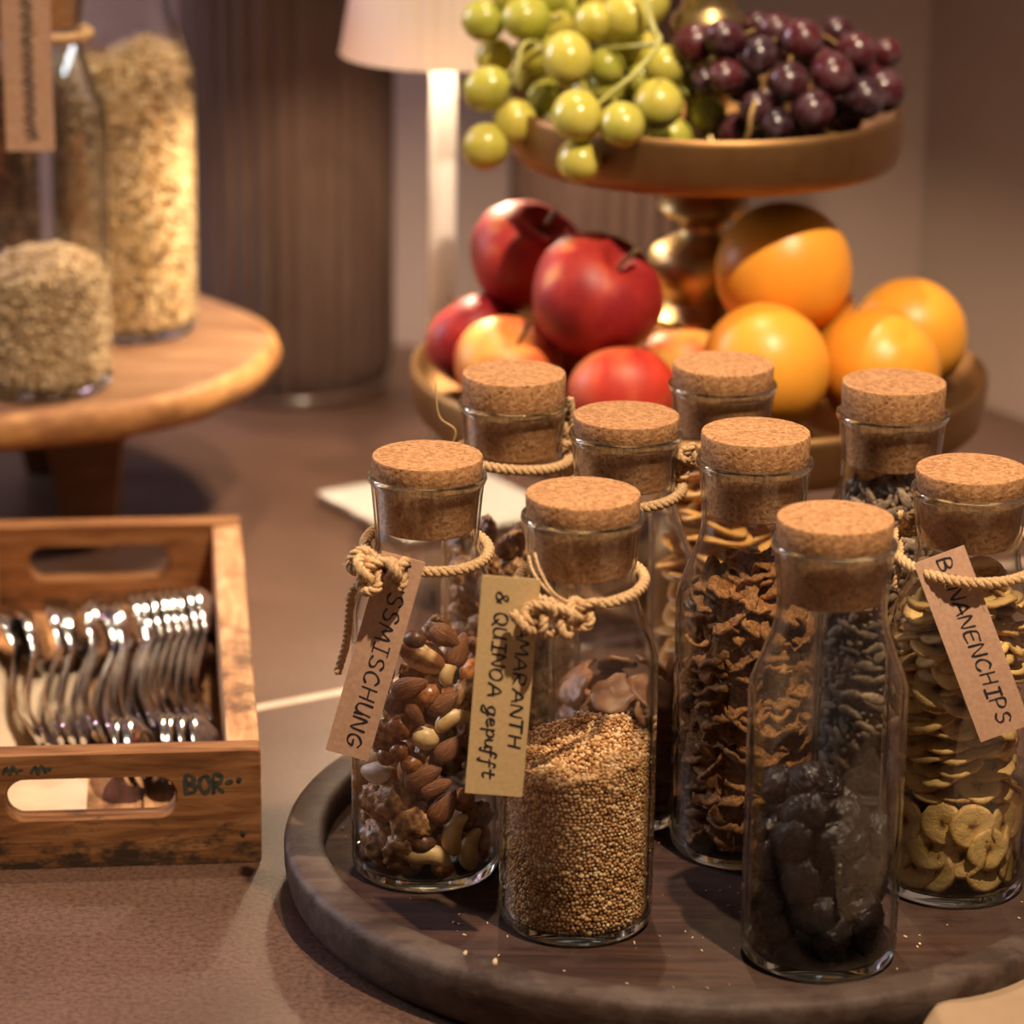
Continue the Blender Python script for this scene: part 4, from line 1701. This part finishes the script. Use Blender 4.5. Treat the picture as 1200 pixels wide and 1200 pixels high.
def grape_bunch(name, pts, mat, smat, label, loc, stems, seed):
    rng = random.Random(seed)
    t = thing(name, label, 'grapes', loc)
    L = Vector(loc)
    mesh = []
    for k in range(3):
        V, F = blob(ICO4, lambda v: Vector((v.x, v.y, v.z * (1.06 + .05 * k) - .03 * math.exp(-((1 - v.z) / .05) ** 2))) * (1 + .02 * nz(v, 1.3, k)))
        mesh.append(mesh_data('grape', V, F, mat))
    cen = Vector((0, 0, 0))
    for p in pts:
        cen += Vector(p[:3])
    cen /= len(pts)
    for (x, y, z, r) in pts:
        o = link('grape', mesh[rng.randrange(3)], t, Vector((x, y, z)) - L)
        d = (cen - Vector((x, y, z)) + Vector((0, .02, .03))).normalized()
        o.rotation_euler = (d.to_track_quat('Z', 'Y').to_matrix() @ Euler((rng.uniform(-.5, .5), rng.uniform(-.5, .5), 0)).to_matrix()).to_euler()
        o.scale = (r,) * 3
        q = Vector((x, y, z))
        V, F = tube([q + d * r * .95 - L, q + d * (r + .006) + Vector((0, 0, .002)) - L, q + d * (r + .012) + Vector((0, 0, .003)) - L], .0009, 5)
        obj('pedicel', V, F, smat, t)
    for path, r0 in stems:
        V, F = tube(smooth_path([Vector(p) - L for p in path], 8), lambda s: r0 * (1 - .35 * s), 8)
        obj('stem', V, F, smat, t)


grape_bunch('grape_bunch', GREEN, M['green_grape'], M['green_stem'], 'bunch of green grapes hanging over the left of the upper tray', (.05, 2.23, .306),
            [([(.078, 2.20, .425), (.0850, 2.185, .400), (.0885, 2.178, .3915), (.0743, 2.160, .3765), (.0560, 2.152, .3620), (.045, 2.152, .352)], .0021),
             ([(.0885, 2.178, .3915), (.072, 2.20, .385), (.050, 2.22, .380), (.025, 2.235, .378), (.0045, 2.215, .3838), (-.0006, 2.205, .3659), (-.008, 2.21, .350)], .0018)], 3)
grape_bunch('grape_bunch', RED, M['red_grape'], M['brown_stem'], 'bunch of dark red grapes on the right of the upper tray', (.18, 2.23, .306),
            [([(.140, 2.178, .322), (.1455, 2.168, .336), (.1475, 2.17, .350), (.155, 2.19, .360), (.175, 2.215, .366), (.20, 2.235, .366)], .0019)], 5)


# ------------------------------------------------------------------ table lamp
def build_lamp():
    t = thing('table_lamp', 'slim white table lamp with pleated shade and square base, lit', 'lamp', (-.052, 2.432, 0))
    V, F = box(-.0665, .0665, -.0665, .0665, 0, .009, .002)
    o = obj('base', V, F, M['lamp_white'], t, rot=(0, 0, rad(32)))
    V, F = lathe([(0, .009), (.013, .009), (.0135, .011), (.0098, .013), (.0094, .352), (.0086, .357), (0, .358)], 32)
    obj('stem', V, F, M['lamp_white'], t, sharp=50)
    n = 160
    rib = lambda a: 1 + .012 * math.cos(40 * a)
    V, F = lathe([(.0725, .338), (.0715, .340), (.050, .462), (.047, .462), (.0690, .340), (.0705, .338)], n, closed=True, rib=rib)
    obj('shade', V, F, M['shade'], t, sharp=50)
    V, F = lathe([(0, .462), (.047, .462), (.047, .465), (0, .466)], 64)
    obj('shade_top', V, F, M['lamp_white'], t, sharp=40)
    # LED head under the shade
    e = NT('warm_led')
    em = e.n('ShaderNodeEmission')
    em.inputs[0].default_value = (1, .80, .56, 1)
    em.inputs[1].default_value = 14
    e.l(em.outputs[0], e.out.inputs[0])
    V, F = lathe([(0, .384), (.030, .384), (.031, .387), (.030, .390), (0, .390)], 32)
    obj('light_head', V, F, e.m, t, sharp=40)
    l = bpy.data.lights.new('lamp_glow', 'SPOT')
    l.energy = 15
    l.color = (1, .76, .50)
    l.spot_size = rad(165)
    l.spot_blend = .3
    l.shadow_soft_size = .02
    lo = bpy.data.objects.new('lamp_glow', l)
    COL.objects.link(lo)
    lo.parent = t
    lo.location = (0, 0, .374)


build_lamp()


# ------------------------------------------------------------------ cake stand with two large bottles
def build_cake_stand():
    cx, cy = -.372, 2.418
    t = thing('wooden_cake_stand', 'round live-edge oak stand on tapered wooden legs carrying the tall jars', 'stand', (cx, cy, 0))
    n = 120
    prof = [(0, .102), (.170, .102), (.192, .104), (.199, .109), (.2010, .118), (.1985, .127), (.194, .1300), (.185, .1305), (0, .1305)]
    V, F = lathe(prof, n)
    W = []
    for v in V:
        a = math.atan2(v[1], v[0])
        r = math.hypot(v[0], v[1])
        k = 1 + (.012 * math.sin(3 * a + 1) + .008 * math.sin(7 * a) + .004 * math.sin(17 * a)) * (r / .2) ** 2
        W.append((v[0] * k, v[1] * k, v[2]))
    top = [f for f in F if all(math.hypot(V[i][0], V[i][1]) < .1951 and V[i][2] > .1290 for i in f)]
    side = [f for f in F if f not in set(top)]
    obj('board', W, F, M['stand_bark'], t, sharp=50)
    d = t.children[0].data
    d.materials.append(M['stand_wood'])
    ts = set(map(tuple, top))
    for p, f in zip(d.polygons, F):
        if tuple(f) in ts:
            p.material_index = 1
    for k, (lx, ly) in enumerate(((.073, -.070), (-.105, -.02), (.02, .105))):
        V, F = box(-.5, .5, -.5, .5, -.5, .5, .04, 2)
        W = []
        for v in V:
            s = (v.z + .5)
            w = .030 + .030 * s
            W.append((lx * (1.05 - .05 * s) + v.x * w, ly * (1.05 - .05 * s) + v.y * w * .8, .0 + s * .104))
        obj('leg', W, F, M['stand_wood'], t)


build_cake_stand()
big1 = bottle(-.3240, 2.300, 'large corked jar of rolled oats with a hanging brown tag, at the left edge', .012, 21, 1.28, .1305)
big2 = bottle(-.2800, 2.452, 'tall glass jar filled with muesli, behind the oat jar on the oak stand', .012, 22, 1.28, .1305)
big3 = bottle(-.3900, 2.440, 'tall jar of dark granola mostly hidden behind the oat jar', .012, 23, 1.28, .1305)
for b in (big1, big2, big3):
    b['group'] = 'large jars on the wooden stand'
tw = twine(big1, ring_path(.0312, .1905, .003, rad(200)), True, 61)
V, F = rope(knot_path((.002, -.0335, .188), .0068, (1.4, .3, .3)), .0024, 3, True, .010, 20, 62)
obj('knot', V, F, M['twine'], tw, sharp=None)
tag_on(big1, (-.0075, .2150), (.0172, .2150), (.0180, .1355), (-.0070, .1345), -.0415, [('~~~~~~~~~~~', .02, .93, .36, .0075, .0011)], M['kraft'], 9)


def build_jar_fillings():
    rng = np.random.default_rng(12)
    top = lambda x, y: .074 - 26 * ((x - .004) ** 2 + (y * .8) ** 2) * .42 + .05 * x * 0
    p = fill_points(.0031, top, 2, 4)
    grains('rolled_oats', big1, p, rng.uniform(.0013, .0023, len(p)), M['oats'], (1.25, 1, .5), ICO1, 4, 'pale rolled oats heaped in the large jar at the left edge', 'oats', fill_core(top, .0034))
    top = lambda x, y: .158 + .12 * x + .003 * np.sin(x * 150)
    p = fill_points(.0031, top, 2, 6)
    grains('muesli', big2, p, rng.uniform(.0013, .0024, len(p)), M['muesli'], (1.25, 1, .55), ICO1, 6, 'golden muesli filling the tall jar on the oak stand', 'muesli', fill_core(top, .0034))

    M['granola'] = grain_material('dark_granola', [(.05, .022, .010), (.12, .055, .022), (.22, .11, .045), (.34, .19, .09)], 150)
    top = lambda x, y: .150 + .05 * x + .003 * np.sin(x * 150)
    p = fill_points(.0040, top, 1, 7)
    grains('granola', big3, p, rng.uniform(.0018, .0030, len(p)), M['granola'], (1.25, 1, .55), ICO1, 7, 'dark brown granola filling the hidden jar behind the oats', 'granola', fill_core(top, .0040))


build_jar_fillings()


# ------------------------------------------------------------------ fluted vases behind
def fluted_vase(loc, r, h, label):
    t = thing('fluted_vase', label, 'vase', loc)
    rib = lambda a: 1 + .022 * math.cos(36 * a)
    V, F = lathe([(0, .004), (r * .86, .002), (r * .95, .012), (r, .03), (r, h * .5), (r * .98, h * .92), (r * .97, h), (r * .94, h), (r * .95, h * .9), (r * .96, .05), (r * .9, .02), (0, .016)], 216, rib=rib)
    obj('body', V, F, M['fluted'], t, sharp=None)
    V, F = lathe([(r * .90, 0), (r * .96, 0), (r * .97, .004), (r * .93, .010), (r * .88, .008)], 96, closed=True)
    obj('foot_ring', V, F, M['fluted'], t, sharp=None)


fluted_vase((-.186, 2.785, 0), .0855, .52, 'large dark fluted glass vase standing left of the lamp')
fluted_vase((.080, 2.755, 0), .084, .50, 'dark fluted glass vase half hidden behind the apples and the grapes')


# ------------------------------------------------------------------ cutlery crate
CR = Vector((-.1362, 1.789, 0))       # front right bottom corner
CA = rad(6.0)
CW, CL, CH = .178, .425, .067


def build_crate():
    t = thing('cutlery_crate', 'weathered wooden crate with handle slots holding spoons', 'crate', CR, CA)
    th = .016

    def end_board(name, y0):
        # board with a rounded handle slot, cut as a true hole through its thickness
        bm = bmesh.new()
        hx0, hx1, hz0, hz1 = -.139, -.047, .0285, .0525
        rr = .0105
        hole = []
        for (cx_, cz_, a0) in ((hx1 - rr, hz1 - rr, 0), (hx0 + rr, hz1 - rr, 90), (hx0 + rr, hz0 + rr, 180), (hx1 - rr, hz0 + rr, 270)):
            for k in range(7):
                a = rad(a0 + 15 * k)
                hole.append((cx_ + rr * math.cos(a), cz_ + rr * math.sin(a)))
        outer = []
        bev = .0022
        for (cx_, cz_, a0) in ((-bev, CH - bev, 0), (-CW + bev, CH - bev, 90), (-CW + bev, bev, 180), (-bev, bev, 270)):
            for k in range(7):
                a = rad(a0 + 15 * k)
                outer.append((cx_ + bev * math.cos(a), cz_ + bev * math.sin(a)))
        n = 28
        V, F = [], []
        e = .0012
        for loop, ins in ((outer, -1), (hole, 1)):
            for (yy, s) in ((y0, 1), (y0 + e, 0), (y0 + th - e, 0), (y0 + th, 1)):
                for i, (x, z) in enumerate(loop):
                    cxm = (-.093, .0405) if ins == 1 else (-CW / 2, CH / 2)
                    dx, dz = x - cxm[0], z - cxm[1]
                    L = math.hypot(dx, dz)
                    k = e * s * ins / L
                    V.append((x + dx * k, yy, z + dz * k))
        O = lambda ring, i: ring * n + i % n
        H = lambda ring, i: 4 * n + ring * n + i % n
        for i in range(n):
            for ring in range(3):
                F.append((O(ring, i), O(ring, i + 1), O(ring + 1, i + 1), O(ring + 1, i)))
                F.append((H(ring, i + 1), H(ring, i), H(ring + 1, i), H(ring + 1, i + 1)))
            F.append((O(0, i + 1), O(0, i), H(0, i), H(0, i + 1)))
            F.append((O(3, i), O(3, i + 1), H(3, i + 1), H(3, i)))
        return obj(name, V, F, M['crate_front'], t, sharp=30)

    fb = end_board('end_board', 0)
    end_board('end_board', CL - th)
    sw = .0185
    for x0 in (-CW, -sw):
        V, F = box(x0, x0 + sw, th + .0002, CL - th - .0002, .001, CH - .0015, .002)
        obj('side_board', V, F, M['crate_side'], t)
    for k in range(3):
        w = (CW - 2 * sw) / 3
        V, F = box(-CW + sw + k * w + .0004, -CW + sw + (k + 1) * w - .0004, th + .0002, CL - th - .0002, .002, .008, .0008)
        obj('bottom_slat', V, F, M['crate_side'], t)
    # stamped marks on the front board
    V, F = lettering('BOR-', .030, .0105, .0026, 3, 0)
    VV = [(p[0] - .0415, -.00018 - p[2], p[1] + .0425) for p in V]
    tag(obj('stamp', VV, F, M['stamp'], fb, smooth=False), 'faded black stencilled letters')
    V, F = lettering('~-~-', .030, .0045, .0022, 4, 0)
    VV = [(p[0] - .140, -.00018 - p[2], p[1] + .0565) for p in V]
    obj('stamp', VV, F, M['stamp'], fb, smooth=False)
    # nail heads
    for (x, z) in ((-.010, .018), (-.012, .050), (-.168, .018)):
        V, F = lathe([(0, 0), (.0016, 0), (.0014, .0006), (0, .0008)], 10)
        VV = [(p[0] + x, -p[2], p[1] + z) for p in V]
        obj('nail', VV, F, M['stamp'], t)
    return t


crate = build_crate()


def crate_pt(x, y, z):
    return crate.matrix_basis @ Vector((x, y, z))


def build_liner():
    # cream paper sheet lying in the left half of the crate
    V, F = [], []
    nx, ny = 10, 24
    for side in (0, 1):
        for j in range(ny + 1):
            for i in range(nx + 1):
                x = -.1590 + .062 * i / nx
                y = .0175 + .30 * j / ny
                z = .0092 + .0022 * math.sin(i * .5) ** 2 + .012 * max(0, 1 - i / 2.2) ** 2 + .0010 * math.sin(j * .7) + .0035 * math.exp(-((j - .5) / 1.2) ** 2) * (1 - abs(i - 5) / 5) + side * .0004
                V.append((x, y, z))
    m = (nx + 1) * (ny + 1)
    for j in range(ny):
        for i in range(nx):
            a = j * (nx + 1) + i
            F.append((m + a, m + a + 1, m + a + nx + 2, m + a + nx + 1))
            F.append((a, a + nx + 1, a + nx + 2, a + 1))
    rim = [i for i in range(nx + 1)] + [(nx + 1) * j + nx for j in range(1, ny + 1)] + [(nx + 1) * ny + i for i in range(nx - 1, -1, -1)] + [(nx + 1) * j for j in range(ny - 1, 0, -1)]
    for a, b_ in zip(rim, rim[1:] + rim[:1]):
        F.append((a, b_, m + b_, m + a))
    o = obj('paper_liner', V, F, M['paper'], None, loc=CR, rot=(0, 0, CA))
    tag(o, 'cream paper sheet lining the left side of the crate', 'paper')


build_liner()


def spoon_mesh():
    """dessert spoon along +y, bowl at the far end, about 0.2 m long"""
    L = .200
    ny, nx = 72, 14
    V, F = [], []

    def half(s):
        if s > .70:
            u = (s - .70) / .30
            e = math.sqrt(max(0, 1 - (2 * u - 1) ** 2))
            return .0012 + .0195 * e * (1 - .16 * (u - .5)) if u > .12 else max(.0012 + .0195 * e, .0030)
        if s > .52:
            return .0030
        u = s / .52
        return (.0030 + .0072 * (1 - u) ** 1.6) * math.sqrt(min(1, .08 + s / .035))

    def zc(s):
        return .0085 * math.sin(min(1, s / .72) * PI) ** 1.2 + (.004 * ((s - .72) / .28) if s > .72 else 0)

    for side in (1, -1):
        for j in range(ny + 1):
            s = j / ny
            w = half(s)
            u = max(0, (s - .69) / .31)
            dep = .0105 * math.sin(min(1, u) * PI) ** .75 if u > 0 else 0
            for i in range(nx + 1):
                v = 2 * i / nx - 1
                z = zc(s) - dep * (1 - v * v) + side * (.0007 + .0010 * (1 - v * v) * (1 if s < .69 else .2))
                V.append((v * w, s * L, z))
    m = (nx + 1) * (ny + 1)
    for j in range(ny):
        for i in range(nx):
            a = j * (nx + 1) + i
            F.append((a, a + 1, a + nx + 2, a + nx + 1))
            F.append((m + a, m + a + nx + 1, m + a + nx + 2, m + a + 1))
    rim = [i for i in range(nx + 1)] + [(nx + 1) * j + nx for j in range(1, ny + 1)] + [(nx + 1) * ny + i for i in range(nx - 1, -1, -1)] + [(nx + 1) * j for j in range(ny - 1, 0, -1)]
    for a, b_ in zip(rim, rim[1:] + rim[:1]):
        F.append((a, m + a, m + b_, b_))
    return mesh_data('spoon', V, F, M['steel'], True, 60)


def build_spoons():
    me = spoon_mesh()
    rng = random.Random(2)

    def add(x, y, z, yaw, roll, pitch, label, group):
        o = bpy.data.objects.new('spoon', me)
        COL.objects.link(o)
        R = Matrix.Rotation(CA + yaw, 4, 'Z') @ Matrix.Rotation(pitch, 4, 'X') @ Matrix.Rotation(roll, 4, 'Y')
        o.matrix_world = Matrix.Translation(crate_pt(x, y, z)) @ R
        tag(o, label, 'spoon', group)

    ordn = ['leftmost', 'second', 'third', 'fourth', 'fifth', 'sixth', 'seventh', 'eighth', 'ninth']
    for k in range(6):                        # loose fan on the left
        add(-.126 + .0066 * k, .128 + rng.uniform(-.008, .008), .0235 + .0004 * k, rad(5 - 1.6 * k + rng.uniform(-2, 2)), rad(-112 + rng.uniform(-12, 12)), rad(2.4),
            ordn[k] + ' spoon from the left in the loose fan over the cream paper', 'spoons fanned on the left')
    for k in range(4):
        add(-.088 + .0068 * k, .133 + rng.uniform(-.006, .006), .0245, rad(-2 + rng.uniform(-2, 2)), rad(-112 + rng.uniform(-6, 6)), rad(2.6),
            ordn[k] + ' spoon from the left in the middle cluster beside the fan', 'spoons in the middle')
    for k in range(8):
        add(-.0635 + .0056 * k, .137 + .001 * k, .026 + .0002 * k, rad(0), rad(-110 + rng.uniform(-3, 3)), rad(2.8),
            ordn[k] + ' spoon from the left in the tight row along the right side', 'spoons nested on the right')
    for k in range(8):                        # turned round: bowls towards the front board
        add(-.078 + .0070 * k, .262, .0230, rad(180 + rng.uniform(-3, 3)), rad(104 + rng.uniform(-6, 6)), rad(3.0),
            ordn[k] + ' spoon from the left with its bowl turned to the front board', 'spoons turned to the front board')


build_spoons()

# ------------------------------------------------------------------ plate in the near right corner
def build_plate():
    t = thing('serving_plate', 'pale beige plate edge in the near right corner', 'plate', (.345, 1.500, 0))
    R = .150
    V, F = lathe([(0, .002), (R * .55, .0), (R * .58, .002), (R * .75, .010), (R * .97, .0205), (R, .0225), (R * .995, .0245), (R * .97, .0245), (R * .76, .0150), (R * .60, .0085), (0, .0075)], 96)
    obj('dish', V, F, M['plate'], t, sharp=70)


build_plate()
